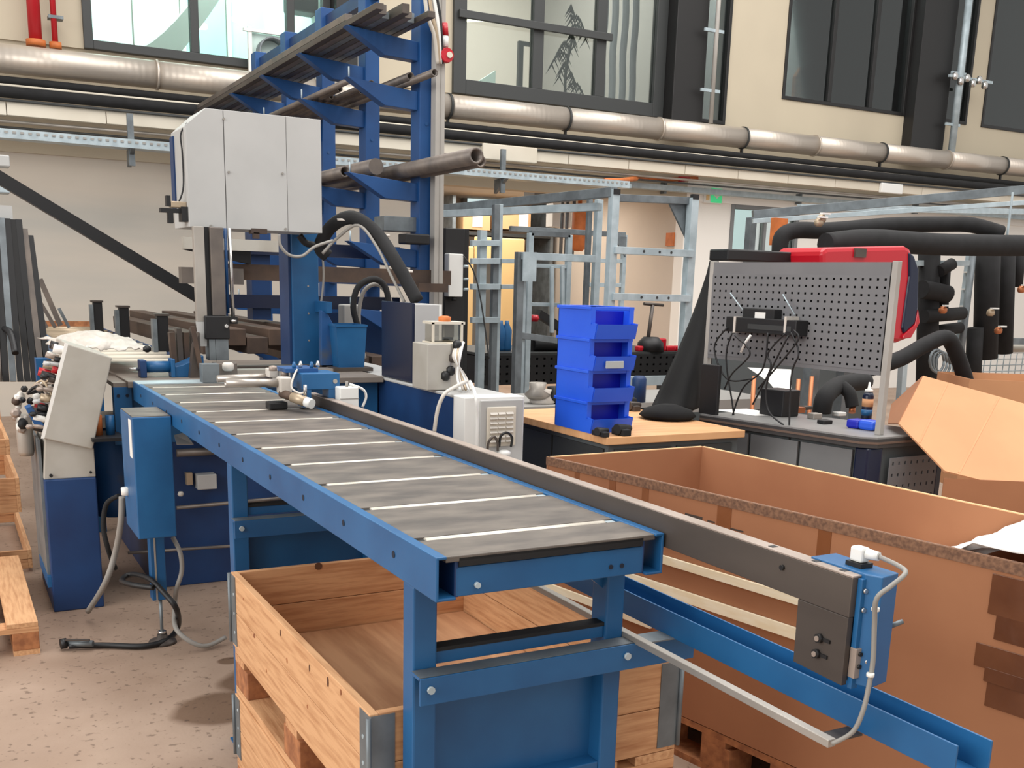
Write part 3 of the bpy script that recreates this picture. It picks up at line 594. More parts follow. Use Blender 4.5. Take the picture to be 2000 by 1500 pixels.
ob('canister', G().lathe((.60, 5.12, .81), [(.022, 0), (.022, .09), (.012, .10)], 10), 'orange', t); ob('canister', G().lathe((.655, 5.12, .81), [(.02, 0), (.02, .09)], 10), 'blue', t)
ob('canister_tray', box(.56, .7, 5.0, 5.25, .795, .81), 'black', t)
# junction boxes seen below the table
q = Py(405, 940, 5.2); ob('junction_box', box(q.x-.05, q.x+.045, 5.19, 5.26, q.z-.04, q.z+.035), 'panel_grey', t, bev=.004); q = Py(372, 937, 5.2); ob('terminal', box(q.x-.015, q.x+.015, 5.22, 5.26, q.z-.03, q.z+.03), 'brass', t)
q0, q1 = Py(345, 992, 5.2), Py(440, 985, 5.2); ob('pipe_run', G().tube([q0, (2.0, 5.2, q0.z+.02)], .01, 8), 'steel_tube', t)
q0 = Py(345, 885, 5.2); ob('top_pipe', G().tube([q0, (1.9, 5.2, q0.z)], .02, 8), 'steel_tube', t); ob('lower_pipe', G().tube([Py(250, 1080, 5.2), Py(700, 1050, 5.2)], .008, 8), 'steel_tube', t)
ob('sheet_ramp', G().add([Py(340, 850, 5.2), Py(360, 845, 5.2), Py(378, 868, 5.0), Py(345, 868, 5.0)], [(0, 1, 2, 3)]), 'alu', t, solid=.003)
ob('air_fitting', G().lathe(tuple(Py(353, 965, 5.15)), [(.01, -.01), (.016, 0), (.01, .012)], 8), 'hose_light', t)
# head
hx0, hx1, hz0, hz1 = 1.12, 1.80, 1.775, 2.325
ob('head_casing', G().prism([(hx0, hz0), (hx1, hz0), (hx1, hz1+.012), (1.22, hz1+.012), (hx0, hz1-.08)], 'y', 5.46, 5.8), 'panel_grey', t, bev=.004)
for a, b, tl in ((hx0+.002, 1.303, True), (1.307, 1.617, False), (1.619, hx1, False)):
    pp = [(a, hz0), (b, hz0), (b, hz1+.01)] + ([(1.22, hz1+.01), (a, hz1-.075)] if tl else [(a, hz1+.01)])
    ob('door_panel', G().prism(pp, 'y', 5.445, 5.46), 'panel_grey', t, bev=.002)
for p in ((437, 232), (447, 336), (552, 339), (412, 441), (558, 447)): q = Py(p[0], p[1], 5.44); ob('door_screw', G().lathe((q.x, 5.438, q.z), [(.006, 0), (.006, .006)], 8, 'y'), 'hose_grey', t)
ob('back_edge', box(hx0-.008, hx0, 5.72, 5.8, hz0+.1, hz1-.1), 'blue_dark', t)
# tensioner bracket left of the head
q = Py(345, 412, 5.5); ob('bracket_arm', box(q.x-.08, hx0, 5.48, 5.52, q.z-.01, q.z+.01), 'black', t); ob('bracket_plate', box(hx0-.03, hx0, 5.46, 5.54, q.z-.05, q.z+.02), 'black', t)
ob('bracket_post', box(q.x-.05, q.x-.03, 5.48, 5.52, q.z+.02, q.z+.07), 'black', t); ob('bracket_post', box(q.x-.045, q.x-.02, 5.48, 5.52, q.z-.06, q.z-.01), 'black', t); ob('sensor', G().box(q.x-.03, hx0, 5.48, 5.53, q.z+.015, q.z+.045), 'brass', t, bev=.004)
ob('wire', tb([Py(348, 398, 5.5), Py(358, 365, 5.5), Py(356, 300, 5.5), Py(353, 262, 5.5), Py(366, 240, 5.5)], .004, 6, True), 'black', t)
q = Py(497, 455, 5.5); ob('latch', G().box(q.x-.03, q.x+.05, 5.44, 5.5, q.z-.005, q.z+.02).box(q.x-.02, q.x+.01, 5.44, 5.47, q.z-.03, q.z), 'steel_rust', t)
# blade guide columns
ob('guide_rail', box(1.118, 1.168, 5.34, 5.38, 1.32, 1.775), 'alu', t, bev=.002); ob('guide_tip', G().prism([(1.118, 1.32), (1.168, 1.32), (1.16, 1.20), (1.13, 1.20)], 'y', 5.34, 5.38), 'panel_grey', t)
ob('guide_slot', box(1.168, 1.195, 5.36, 5.42, 1.32, 1.775), 'black', t); ob('guide_column', box(1.195, 1.262, 5.34, 5.42, 1.35, 1.775), 'steel_tube', t, bev=.004)
ob('guide_block', G().box(1.15, 1.272, 5.32, 5.42, 1.235, 1.35), 'black', t, bev=.006); ob('guide_shoe', box(1.17, 1.265, 5.33, 5.42, 1.13, 1.235), 'galv_dark', t)
ob('blade', box(1.2, 1.202, 5.33, 5.36, 1.05, 1.35), 'chrome', t)
ob('guide_knob', G().lathe((1.255, 5.31, 1.3), [(.008, 0), (.012, .01)], 8, 'y'), 'chrome', t)
ob('guide_pipe', G().tube([(1.285, 5.4, 1.36), (1.285, 5.4, 1.775)], .008, 8), 'blue_worn', t); ob('guide_rod', G().tube([(1.305, 5.38, 1.34), (1.30, 5.38, 1.775)], .01, 8), 'chrome', t)
ob('guide_lug', box(1.27, 1.32, 5.35, 5.42, 1.31, 1.345), 'black', t); ob('lug_pin', G().tube([(1.28, 5.34, 1.325), (1.31, 5.34, 1.325)], .007, 8), 'chrome', t)
# column
ob('column', G().box(1.74, 1.893, 5.8, 5.98, 1.05, 1.85), 'blue', t, bev=.005)
ob('column_flange', box(1.725, 1.742, 5.82, 6.0, 1.05, 1.8), 'blue_dark', t)
for z in (1.2, 1.35, 1.5): ob('column_screw', G().lathe((1.83, 5.796, z), [(.005, 0), (.005, .004)], 8, 'y'), 'alu', t)
ob('blade_guard', G().prism([(Py(x, y, 5.62).x, Py(x, y, 5.62).z) for x, y in ((627, 718), (627, 606), (640, 612), (652, 635), (661, 665), (665, 700), (665, 718))], 'y', 5.62, 5.66), 'blue_worn', t, bev=.004)
ob('guard_lug', box(1.87, 1.9, 5.6, 5.8, 1.36, 1.42), 'blue', t)
ob('rear_bed', box(1.32, 2.0, 5.62, 5.7, 1.05, 1.075), 'steel_dark', t); ob('rear_channel', box(1.3, 2.03, 5.5, 5.6, 1.05, 1.065), 'alu', t)
# vise on the bed
ob('vise_cylinder', G().tube([(.86, 5.36, 1.10), (.985, 5.36, 1.10)], .028, 14), 'blue', t); ob('cylinder_end', G().box(.835, .865, 5.32, 5.4, 1.05, 1.135), 'blue_dark', t, bev=.004)
ob('cylinder_end', G().box(.98, 1.0, 5.32, 5.4, 1.05, 1.14), 'blue', t, bev=.004); ob('cylinder_rod', G().tube([(.79, 5.36, 1.09), (.84, 5.36, 1.09)], .008, 8).tube([(1.0, 5.36, 1.09), (1.06, 5.36, 1.09)], .01, 8), 'chrome', t)
ob('vise_slide', G().prism([(1.0, 1.05), (1.14, 1.05), (1.14, 1.155), (1.04, 1.11), (1.0, 1.10)], 'y', 5.33, 5.48), 'blue', t, bev=.003)
ob('vise_jaw', G().prism([(1.06, 1.05), (1.115, 1.05), (1.115, 1.27), (1.085, 1.21)], 'y', 5.28, 5.34), 'steel_dark', t)
ob('jaw_plate', G().prism([(1.10, 1.10), (1.12, 1.10), (1.09, 1.3), (1.07, 1.3)], 'y', 5.26, 5.28), 'steel_rust', t); ob('jaw_block', box(1.06, 1.14, 5.0, 5.06, 1.05, 1.14), 'galv_dark', t, bev=.002)
ob('jaw_block', box(1.15, 1.25, 5.1, 5.2, 1.05, 1.135), 'steel_tube', t, bev=.003); ob('jaw_roller', G().lathe((1.2, 5.08, 1.1), [(.02, 0), (.028, .01), (.028, .03), (.02, .04)], 12), 'bag', t)
for k in range(4): ob('shim', G().bar((1.03+.03*k, 5.5, 1.05), (1.02+.035*k, 5.5, 1.26+.02*(k % 2)), .025, .05), ('steel_rust', 'steel_dark')[k % 2], t)
ob('hand_wheel', G().lathe((.9, 5.5, 1.16), [(.006, 0), (.02, .01), (.02, .025), (.006, .035)], 10), 'black', t)
ob('table_end', box(.772, 1.285, 5.0, 5.15, 1.05, 1.054), 'galv', t)
# hoses from the head
cabl('corrugated_hose', 'thick black hose arching right of the grey saw head', [Py(640, 500, 5.6), Py(625, 480, 5.6), Py(650, 440, 5.55), Py(690, 425, 5.45), Py(735, 455, 5.35), Py(775, 515, 5.2), Py(815, 588, 5.1)], .036, 'foam', 'hose')
for i, p in enumerate(((672, 430), (745, 460), (790, 530))): q = Py(p[0], p[1], 5.5-.13*i); o = ob('hose_tie', G().lathe((q.x, q.y, q.z), [(.044, -.006), (.044, .006)], 14), 'bag'); tag(o, ('first pale tie on the thick black hose near the saw head', 'middle pale tie on the thick black hose', 'lowest pale tie on the thick black hose')[i], 'cable tie')
cabl('cable', 'thin grey cable running beside the thick black hose', [Py(630, 495, 5.5), Py(662, 462, 5.5), Py(700, 440, 5.4), Py(735, 480, 5.3), Py(765, 540, 5.2), Py(790, 590, 5.15)], .008, 'hose_grey')
cabl('cable', 'grey cable drooping under the right end of the saw head', [Py(545, 458, 5.4), Py(548, 480, 5.4), Py(565, 498, 5.4), Py(590, 500, 5.4), Py(615, 482, 5.4), Py(650, 470, 5.4)], .008, 'hose_grey')
cabl('cable', 'black cable crossing the blue column below the head', [Py(585, 460, 5.6), Py(598, 475, 5.6), Py(620, 480, 5.6), Py(640, 490, 5.6)], .018, 'black')
cabl('hose', 'black hose loop behind the dark blue cabinet', [Py(700, 640, 5.7), Py(690, 600, 5.7), Py(700, 560, 5.7), Py(730, 545, 5.7), Py(752, 560, 5.7), Py(760, 595, 5.7)], .018, 'foam', 'hose')
cabl('hose', 'second thin hose loop with pale ties behind the cabinet', [Py(712, 700, 5.75), Py(700, 640, 5.75), Py(708, 575, 5.75), Py(735, 555, 5.75), Py(760, 580, 5.75), Py(765, 620, 5.75)], .012, 'hose_grey', 'hose')
cabl('cable', 'thin pale cable along the right side of the blue column', [Py(628, 480, 5.75), Py(632, 540, 5.75), Py(626, 600, 5.75)], .006, 'hose_grey')
# length stop carriage on the table
t = thing('stop_carriage', 'blue stop carriage with steel rods at the far end of the beam', 'carriage', (1.33, 3.95, 1.05))
a, b = Py(590, 730, 3.9), Py(664, 760, 3.9); ob('body', box(a.x, b.x, 3.9, 4.06, b.z, a.z), 'blue', t, bev=.003, label='bright blue block')
ob('body_leg', box(a.x+.005, a.x+.035, 3.9, 3.98, 1.06, b.z), 'blue', t); ob('body_leg', box(b.x-.045, b.x-.005, 3.9, 3.98, 1.094, b.z), 'blue', t)
ob('body_bolt', G().lathe((b.x-.02, 3.895, (a.z+b.z)/2), [(.009, 0), (.009, .006)], 8, 'y'), 'alu', t)
ob('top_bracket', G().box(a.x-.05, a.x+.08, 3.95, 4.1, a.z, a.z+.015), 'blue_worn', t)
for k in range(4): ob('fitting', G().lathe((a.x-.01+.035*k, 3.97+.03*(k % 2), a.z+.015), [(.007, 0), (.009, .01), (.004, .025)], 8), 'chrome' if k % 2 else 'blue', t)
r0 = (Py(440, 748, 3.95), Py(545, 748, 3.95)); ob('rod', G().pipe(r0[0], r0[1], .0165, .012, 16), 'rod_steel', t); r1 = (Py(424, 740, 4.12), Py(530, 736, 4.12)); ob('rod', G().tube(r1, .0145, 14), 'rod_steel', t)
q = Py(556, 752, 3.93); ob('clamp', box(q.x-.022, q.x+.024, 3.91, 3.97, q.z-.035, q.z+.03), 'bag', t, bev=.006); q = Py(533, 727, 4.08); ob('clamp', box(q.x-.02, q.x+.02, 4.06, 4.12, q.z-.02, q.z+.015), 'bag', t, bev=.004)
for p in ((533, 718), (556, 728)): q = Py(p[0], p[1], 4.0); ob('bolt', G().lathe((q.x, 4.0, q.z-.012), [(.016, 0), (.016, .016), (.006, .02)], 8), 'steel_top', t)
p0, p1 = Py(550, 768, 3.93), Py(598, 785, 3.82); ob('piston', G().tube([p0, p0.lerp(p1, .5)], .017, 14), 'steel_rust', t); ob('piston_sleeve', G().tube([p0.lerp(p1, .45), p1], .0195, 14), 'brass', t)
ob('end_cap', G().tube([p1, p1+(p1-p0).normalized()*.03], .019, 14), 'plastic_white', t); q = Py(528, 785, 3.95); ob('lower_clamp', G().box(q.x-.012, q.x+.06, 3.92, 3.98, 1.052, 1.08), 'black', t, bev=.005)
q = Py(596, 762, 3.83); ob('valve_stem', G().tube([(q.x, q.y, q.z-.02), (q.x, q.y, q.z+.02)], .007, 8), 'chrome', t)
ob('air_line', tb([Py(580, 722, 3.95), Py(572, 740, 3.9), Py(570, 758, 3.88), Py(585, 768, 3.86), Py(596, 766, 3.84)], .004, 6, True), 'bag', t)
t = thing('sensor_box', 'small white box with cable right of the blue carriage', 'junction box', (1.36, 3.85, 1.0))
a, b = Py(664, 757, 3.84), Py(701, 800, 3.84); ob('housing', G().box(a.x, b.x, 3.84, 3.9, b.z-.02, a.z), 'plastic_white', t, bev=.004); ob('lid_line', box(a.x-.001, b.x+.001, 3.838, 3.84, (a.z+b.z)/2-.001, (a.z+b.z)/2+.001), 'hose_grey', t)
ob('gland', G().tube([((a.x+b.x)/2, 3.87, a.z), ((a.x+b.x)/2, 3.87, a.z+.02)], .006, 8), 'hose_grey', t); ob('cable', tb([((a.x+b.x)/2+.01, 3.87, a.z+.01), Py(708, 760, 3.87), Py(715, 775, 3.87), Py(708, 795, 3.87)], .005, 6, True), 'plastic_white', t)
# motor beam to the right: blue body with white ventilated box
t = thing('drive_cabinet', 'blue machine extension with white ventilated end cabinet', 'cabinet', (2.2, 4.9, 0))
ob('blue_body', box(2.04, 2.3, 4.26, 6.2, .2, 1.03), 'blue_dark', t, bev=.004); ob('top_sheet', box(2.035, 2.31, 4.25, 6.2, 1.03, 1.042), 'panel_grey', t, bev=.003)
ob('white_housing', box(2.03, 2.335, 4.18, 4.3, .42, 1.044), 'plastic_white', t, bev=.004); ob('door', box(2.105, 2.325, 4.17, 4.18, .44, 1.03), 'panel_grey', t, bev=.004)
ob('vent_frame', box(2.135, 2.285, 4.162, 4.17, .82, 1.0), 'trunk', t, bev=.004)
for i in range(7):
    for j in range(3): ob('vent_louvre', G().prism([(4.162, .838+i*.021), (4.153, .841+i*.021), (4.162, .85+i*.021)], 'x', 2.15+j*.041, 2.186+j*.041), 'hose_light', t)
ob('door_handle', tb([Py(952, 878, 4.15), Py(955, 862, 4.12), Py(965, 853, 4.12), Py(972, 865, 4.13), Py(972, 880, 4.15)], .006, 8, True), 'steel_dark', t); ob('door_handle', tb([Py(975, 872, 4.15), Py(978, 852, 4.12), Py(990, 845, 4.12), Py(1000, 855, 4.13), Py(998, 872, 4.15)], .006, 8, True), 'black', t)
ob('cable_gland', G().lathe(tuple(Py(985, 888, 4.13)), [(.03, 0), (.03, .012), (.018, .02)], 10), 'plastic_white', t); ob('foot_tray', box(2.1, 2.36, 4.02, 4.17, .70, .715), 'plastic_white', t)
cabl('hose', 'pale hose running from valves down the blue cabinet side', [Py(912, 745, 4.4), Py(890, 755, 4.35), Py(868, 770, 4.3), Py(855, 800, 4.3), Py(848, 845, 4.3)], .009, 'hose_light', 'hose')
cabl('hose', 'second pale hose down the front of the white cabinet', [Py(918, 745, 4.35), Py(928, 770, 4.15), Py(932, 820, 4.14), Py(930, 885, 4.14)], .007, 'plastic_white', 'hose')
t = thing('hydraulic_cabinet', 'tall cabinet with dark blue side and white front', 'cabinet', (2.2, 5, 1.04))
a, b = Px(745, 585, 2.06), Px(805, 592, 2.06); ys, ye = b.y, a.y; zt = b.z
ob('dark_side', box(2.06, 2.075, ys, ye, 1.045, zt), 'navy', t, bev=.003); q = Py(862, 600, ys); ob('white_front', box(2.075, q.x, ys, ye-.02, 1.10, zt-.005), 'panel_grey', t, bev=.004); ob('base_strip', box(2.065, q.x+.01, ys+.01, ye, 1.045, 1.10), 'black', t)
ob('front_edge', box(q.x-.012, q.x+.001, ys-.004, ys, 1.1, zt-.005), 'plastic_white', t); q = Py(817, 720, ys); ob('socket', box(q.x-.012, q.x+.012, ys-.006, ys, q.z-.012, q.z+.014), 'label_white', t)
t = thing('valve_block', 'beige valve box with clear reservoir and hoses on the cabinet', 'valve box', (2.2, 4.5, 1.045))
a, b = Py(835, 672, 4.5), Py(880, 760, 4.5); ob('housing', box(a.x, b.x, 4.5, 4.68, 1.045, a.z), 'panel_dirty', t, bev=.004); ob('side', box(b.x, b.x+.05, 4.52, 4.68, 1.045, a.z), 'trunk', t)
a, b = Py(845, 630, 4.55), Py(908, 668, 4.55)
ob('reservoir', box(a.x+.01, b.x-.01, 4.56, 4.66, b.z, a.z), 'clear', t); ob('reservoir_frame', G().box(a.x, b.x, 4.55, 4.67, a.z-.008, a.z+.004).box(a.x, b.x, 4.55, 4.67, b.z-.01, b.z).box(a.x, a.x+.01, 4.55, 4.56, b.z, a.z).box(b.x-.02, b.x-.01, 4.55, 4.56, b.z, a.z), 'trunk', t); ob('float_sensor', box((a.x+b.x)/2, (a.x+b.x)/2+.05, 4.6, 4.62, b.z+.02, a.z-.01), 'office_mid', t)
ob('float_cap', G().lathe(((a.x+b.x)/2, 4.6, a.z), [(.03, 0), (.03, .025), (.015, .03)], 12), 'orange', t)
for k, p in enumerate(((880, 725), (885, 700), (893, 675), (870, 735))): q = Py(p[0], p[1], 4.5); ob('valve', G().lathe((q.x, 4.5, q.z-.02), [(.012, 0), (.022, .01), (.022, .035), (.01, .045)], 8), ('black', 'steel_dark', 'black', 'black')[k], t)
for k in range(5): ob('air_line', tb([Py(905-4*k, 668+3*k, 4.5), Py(898-3*k, 700, 4.45), Py(893+4*k, 735, 4.45), Py(900+5*k, 762, 4.4)], .006, 6, True), ('plastic_white', 'bag', 'brass')[k % 3], t)
t = thing('blue_bucket', 'blue square plastic tub on the saw behind the column', 'bucket', (2.05, 5.6, 1.07))
c0 = [Py(657, 634, 5.5), Py(716, 637, 5.5)]; z1 = c0[0].z; z0 = 1.07; x0, x1 = c0[0].x, c0[1].x
g = G(); v = []
for (xa, xb, ya, yb, z) in ((x0+.02, x1-.01, 5.52, 5.68, z0), (x0, x1, 5.5, 5.7, z1)): v += [(xa, ya, z), (xb, ya, z), (xb, yb, z), (xa, yb, z)]
g.add(v, [(0, 3, 2, 1), (0, 1, 5, 4), (1, 2, 6, 5), (2, 3, 7, 6), (3, 0, 4, 7)]); ob('tub', g, 'blue', t, solid=.004); ob('rim', G().box(x0-.004, x1+.004, 5.494, 5.502, z1-.012, z1).box(x0-.004, x0+.004, 5.5, 5.7, z1-.012, z1).box(x1-.004, x1+.004, 5.5, 5.7, z1-.012, z1).box(x0, x1, 5.698, 5.706, z1-.012, z1), 'blue', t)
o = ob('tub_stand', box(x0-.02, x1+.03, 5.48, 5.75, 1.05, 1.07), 'steel_dark'); tag(o, 'dark flat stand under the blue plastic tub', 'stand')
q = Py(690, 622, 5.9); o = ob('oil_can', G().box(q.x-.06, q.x+.05, 5.9, 6.0, 1.05, 1.40), 'office_mid', bev=.01); tag(o, 'grey metal can behind the blue tub', 'can')

# ================================================================ FAR ROLLER BED behind the saw
t = thing('outfeed_table', 'far blue roller table with brown rollers running to the back wall', 'roller table', (1.0, 8.5, 0))
ob('side_rail', box(.72, .735, 6.4, 10.6, .9, 1.05), 'blue', t); ob('side_rail', box(1.28, 1.295, 6.4, 10.6, .9, 1.05), 'blue_dark', t)
for i in range(14): ob('roller', G().tube([(.74, 6.5+i*.3, 1.03), (1.28, 6.5+i*.3, 1.03)], .022, 8), 'trunk' if i < 8 else 'brass', t); 
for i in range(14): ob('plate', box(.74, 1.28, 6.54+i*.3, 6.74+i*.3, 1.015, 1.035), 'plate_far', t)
ob('end_board', box(.73, 1.29, 10.6, 10.65, 1.0, 1.09), 'wood_end', t)
for y in (6.6, 8.8, 10.4):
    for x in (.72, 1.22): ob('leg', box(x, x+.07, y, y+.07, 0, .9), 'blue', t)
q = (Py(76, 680, 6.2)); ob('end_frame', box(q.x-.02, q.x+.06, 6.2, 6.3, .5, 1.08), 'blue', t)
for i, (px_, pt, Y) in enumerate(((188, 588, 9.4), (239, 598, 8.4), (314, 614, 7.1))):
    q = Py(px_, pt, Y); zb = 1.05
    p = thing('stop_post', ('dark upright steel post, farthest of three behind the console', 'dark upright steel post, middle of three behind the console', 'dark upright steel post, nearest of three behind the console')[i], 'post', (q.x, Y, zb))
    w_ = .045; ob('column', box(q.x-w_+.02, q.x+w_, Y, Y+.07, zb, q.z-.01), 'black', p, bev=.003); ob('side_plate', box(q.x-w_-.01, q.x-w_+.018, Y-.01, Y+.06, zb, q.z-.03), 'galv_dark', p); ob('cap', box(q.x-w_+.005, q.x+w_+.008, Y-.01, Y+.08, q.z-.01, q.z+.004), 'steel_dark', p)
# black diagonal brace and lamps at the left
o = ob('diagonal_brace', G().bar(Py(-60, 312, 8.2), Py(420, 600, 8.2), .09, .085), 'black'); tag(o, 'thick black diagonal brace in front of the pale back wall', 'brace')
for i, z in enumerate((300, 352)):
    a, b = Py(-25, z, 10), Py(20, z+26, 10); o = ob('wall_lamp', box(a.x, b.x, 10, 10.2, b.z, a.z), 'galv' if i else 'panel_grey', bev=.01); tag(o, ('grey box fixture at the left edge above the brace', 'lower grey fixture at the left edge below the brace start')[i], 'fixture')
# steel profiles standing at the left
t = thing('profile_stand', 'stand of dark upright steel profiles at the left edge', 'stand', (.3, 7, 0))
random.seed(11)
for i in range(9):
    px_ = -30+i*11; top = Py(px_, 425+random.uniform(-10, 15)+max(0, i-5)*10, 7.2); bot = Py(px_+14+3*i, 745, 7.0)
    ob('profile', G().bar(bot, top, .035, .035), ('black', 'steel_tube', 'black', 'galv_dark', 'black', 'rubber')[i % 6], t)
a, b = Py(-30, 400, 7.3), Py(26, 450, 7.3); ob('head_plate', box(a.x, b.x, 7.25, 7.32, b.z, a.z), 'panel_grey', t); ob('hook', G().tube([Py(0, 640, 7.1), Py(20, 650, 7.0), Py(30, 690, 6.9)], .02, 8, True), 'black', t)
o = ob('rust_panel', box(-.5, .28, 7.5, 7.55, .9, 1.75), 'orange'); tag(o, 'orange-brown panel behind the dark steel profiles', 'panel')
for i, (a, b, r) in enumerate((((78, 545), (118, 636), .02), ((115, 602), (135, 640), .012), ((70, 575), (108, 640), .014), ((66, 590), (92, 640), .012), ((72, 572), (72, 640), .02))):
    o = ob('steel_bar', G().bar(Py(a[0], a[1], 9.6), Py(b[0], b[1], 9.6), r*2, r*2), ('steel_tube', 'galv_dark', 'steel_tube', 'steel_tube', 'bag')[i]); tag(o, ('longest dark steel bar leaning over the far roller table', 'short thin bar leaning right of the longest leaning bar', 'thin steel bar leaning left of the longest one', 'leftmost thin leaning bar beside the dark profiles', 'pale upright bar among the leaning steel bars')[i], 'bar')

# ================================================================ CANTILEVER TUBE RACK
t = thing('cantilever_rack', 'tall blue cantilever rack holding long steel tubes', 'storage rack', (3, 9, 0))
tipz = (3.17, 2.853, 2.25, 1.80, 1.35, .9)
for i in range(5):
    Y = 7.0+1.045*i
    ob('post', box(3.02, 3.135, Y, Y+.16, 0, 3.75), 'rack_blue_backlit', t, bev=.005)
    for z in tipz:
        g = G().prism([(2.51, z), (3.02, z-.045), (3.02, z-.165), (2.78, z-.155)], 'y', Y+.035, Y+.125)
        a_ = ob('arm', g, 'rack_blue_backlit', t, bev=.003)
        ob('stop_pin', G().tube([(2.54, Y+.08, z), (2.54, Y+.08, z+.07)], .006, 6), 'galv', a_) if z != tipz[0] else None
    for z in (3.3, 2.6): ob('post_bolt', G().lathe((3.07, Y-.006, z), [(.012, 0), (.012, .008)], 8, 'y'), 'blue_worn', t)
for z in (.5, 1.5, 3.6): ob('tie_beam', box(3.06, 3.12, 7.16, 11.2, z, z+.09), 'blue_dark', t)
ob('foot_beam', box(2.3, 3.14, 7.0, 7.16, 0, .14), 'blue_dark', t)
# low shelves: brown beams across the rack
ob('cross_beam', box(1.66, 3.25, 6.95, 7.0, 1.52, 1.62), 'steel_rust', t); ob('cross_beam', box(1.36, 2.1, 6.8, 6.86, 1.70, 1.77), 'panel_dirty', t)
o = ob('steel_beam', box(1.36, 1.75, 6.9, 6.99, 1.49, 1.59), 'steel_tube'); tag(o, 'grey steel beam end showing left of the saw guide', 'beam')
o = ob('steel_beam', G().prism([(1.38, 1.70), (1.8, 1.62), (1.8, 1.70)], 'y', 6.9, 6.98), 'black'); tag(o, 'dark tapering arm showing left of the saw guide', 'beam')
a, b = Py(818, 553, 6.75), Py(875, 571, 6.75); o = ob('steel_beam', box(a.x, b.x, 6.75, 6.85, b.z, a.z), 'steel_rust'); tag(o, 'brown steel beam end sticking out right of the rack', 'beam')
t = thing('rear_rack', 'dark blue lower rack frame behind the saw', 'storage rack', (2, 7.3, 0))
for x in (1.62, 1.92, 2.26): ob('post', box(x, x+.13, 7.35, 7.5, 1.25, 1.9), 'blue_dark', t)
for z in (1.42, 1.78): ob('beam', box(1.6, 3.0, 7.3, 7.36, z-.09, z), 'navy', t)
ob('back_sheet', box(2.45, 3.0, 7.5, 7.52, 0, 1.3), 'blue_dark', t)
# steel on the rack
def ytube(label, grp, x, z, y0, y1, r, hollow=True, m='steel_tube', dz=0):
    o = ob('steel_tube', G().pipe((x, y0, z), (x, y1, z+dz), r, r*.72, 16) if hollow else G().tube([(x, y0, z), (x, y1, z+dz)], r, 14), m); return tag(o, label, 'tube', grp)
for i in range(7):
    o = ob('steel_profile', box(2.53+i*.058, 2.58+i*.058, 6.55+.1*(i % 3), 11.9-.1*(i % 2), 3.172, 3.21+.02*(i % 2)), ('steel_dark', 'steel_tube', 'galv_dark')[i % 3], bev=.002); tag(o, 'long rectangular steel profile on the top rack arms', 'profile', 'steel profiles on the top rack arms')
for i in range(5):
    o = ob('steel_profile', box(2.56+i*.06, 2.61+i*.06, 7.2, 11.9, 3.232, 3.275), ('steel_tube', 'steel_dark')[i % 2], bev=.002); tag(o, 'steel profile in the upper layer of the top rack bundle', 'profile', 'upper layer of the top rack bundle')
for i in range(5): ytube('thin steel tube on the second rack level', 'thin tubes on the second rack level', 2.62+i*.055, 2.875, 7.3+.35*(i % 3), 11.6, .021)
ytube('long steel tube ending highest on the second rack level', None, 2.93, 2.885, 6.95, 11.5, .028, dz=.0); ytube('steel tube with dark open end reaching past the second rack arm', None, 3.04-.09, 2.86, 6.6, 11.4, .024)
ytube('large steel tube sticking out farthest on the third rack level', None, 2.94, 2.262+.03, 5.95, 11, .05); ytube('smaller steel tube right of the large one on the third level', None, 2.985+.06, 2.28, 6.1, 11, .038)
ytube('large tube with closed bright end on the third rack level', None, 2.72, 2.30, 7.05, 11, .055, False); ytube('steel tube behind the closed one on the third rack level', None, 2.62, 2.285, 7.4, 11, .04)
for i in range(4):
    o = ob('square_bar', box(2.4+.15*(i % 2), 2.53+.15*(i % 2), 6.7, 11.4, 1.353+.07*(i//2)-.45, 1.417+.07*(i//2)-.45), 'steel_rust', bev=.003); tag(o, 'rusty square steel bar on the low rack arms', 'bar', 'square bars on the low rack arms')
for i in range(6):
    x = 1.42+.135*i; o = ob('rusty_beam', G().bar((x-.05, 9.6, 1.13+.05*(i % 2)), (x+.02, 6.45, 1.13+.05*(i % 2)), .13, .1), 'steel_rust', bev=.004); tag(o, 'brown steel beam in the stack behind the saw column', 'beam', 'brown beams stacked behind the saw')
o = ob('grey_box', box(2.78, 3.1, 7.05, 7.25, 1.88, 1.98), 'galv_dark', bev=.005); tag(o, 'dark grey steel plate on the rack beneath the hose arch', 'plate'); o = ob('black_box', box(2.86, 3.04, 6.85, 7.0, 1.79, 1.86), 'black', bev=.01); tag(o, 'small black block on the rack arm by the grey post', 'block')
# grey post with cables and emergency lamp
t = thing('service_post', 'tall grey service post in front of the blue rack', 'post', (3.16, 6.9, 0)); a, b = Py(850, 300, 6.9), Py(868, 300, 6.9)
ob('post_body', box(a.x, b.x, 6.9, 6.98, 0, 3.75), 'grey_post', t, bev=.003); ob('post_groove', box((a.x+b.x)/2, (a.x+b.x)/2+.004, 6.897, 6.9, 0, 3.75), 'hose_grey', t)
for i, (m_, dx) in enumerate((('hose_light', 0), ('brass', 10), ('plastic_white', 20), ('black', 26))):
    cabl('cable', ('pale cable running down the top of the grey post, leftmost', 'tan cable running down the top of the grey post', 'white cable running down the top of the grey post', 'black cable running down the top of the grey post')[i], [Py(828+dx*.8, -20, 6.85), Py(835+dx*.9, 30, 6.85), Py(848+dx*.5, 70, 6.85), Py(855+dx*.3, 125, 6.87)], .014, m_)
t = thing('emergency_lamp', 'red and white signal lamp with red round socket on the grey post', 'lamp', Py(870, 120, 6.88)); a = Py(869, 45, 6.88); b = Py(869, 70, 6.88); c = Py(869, 92, 6.88)
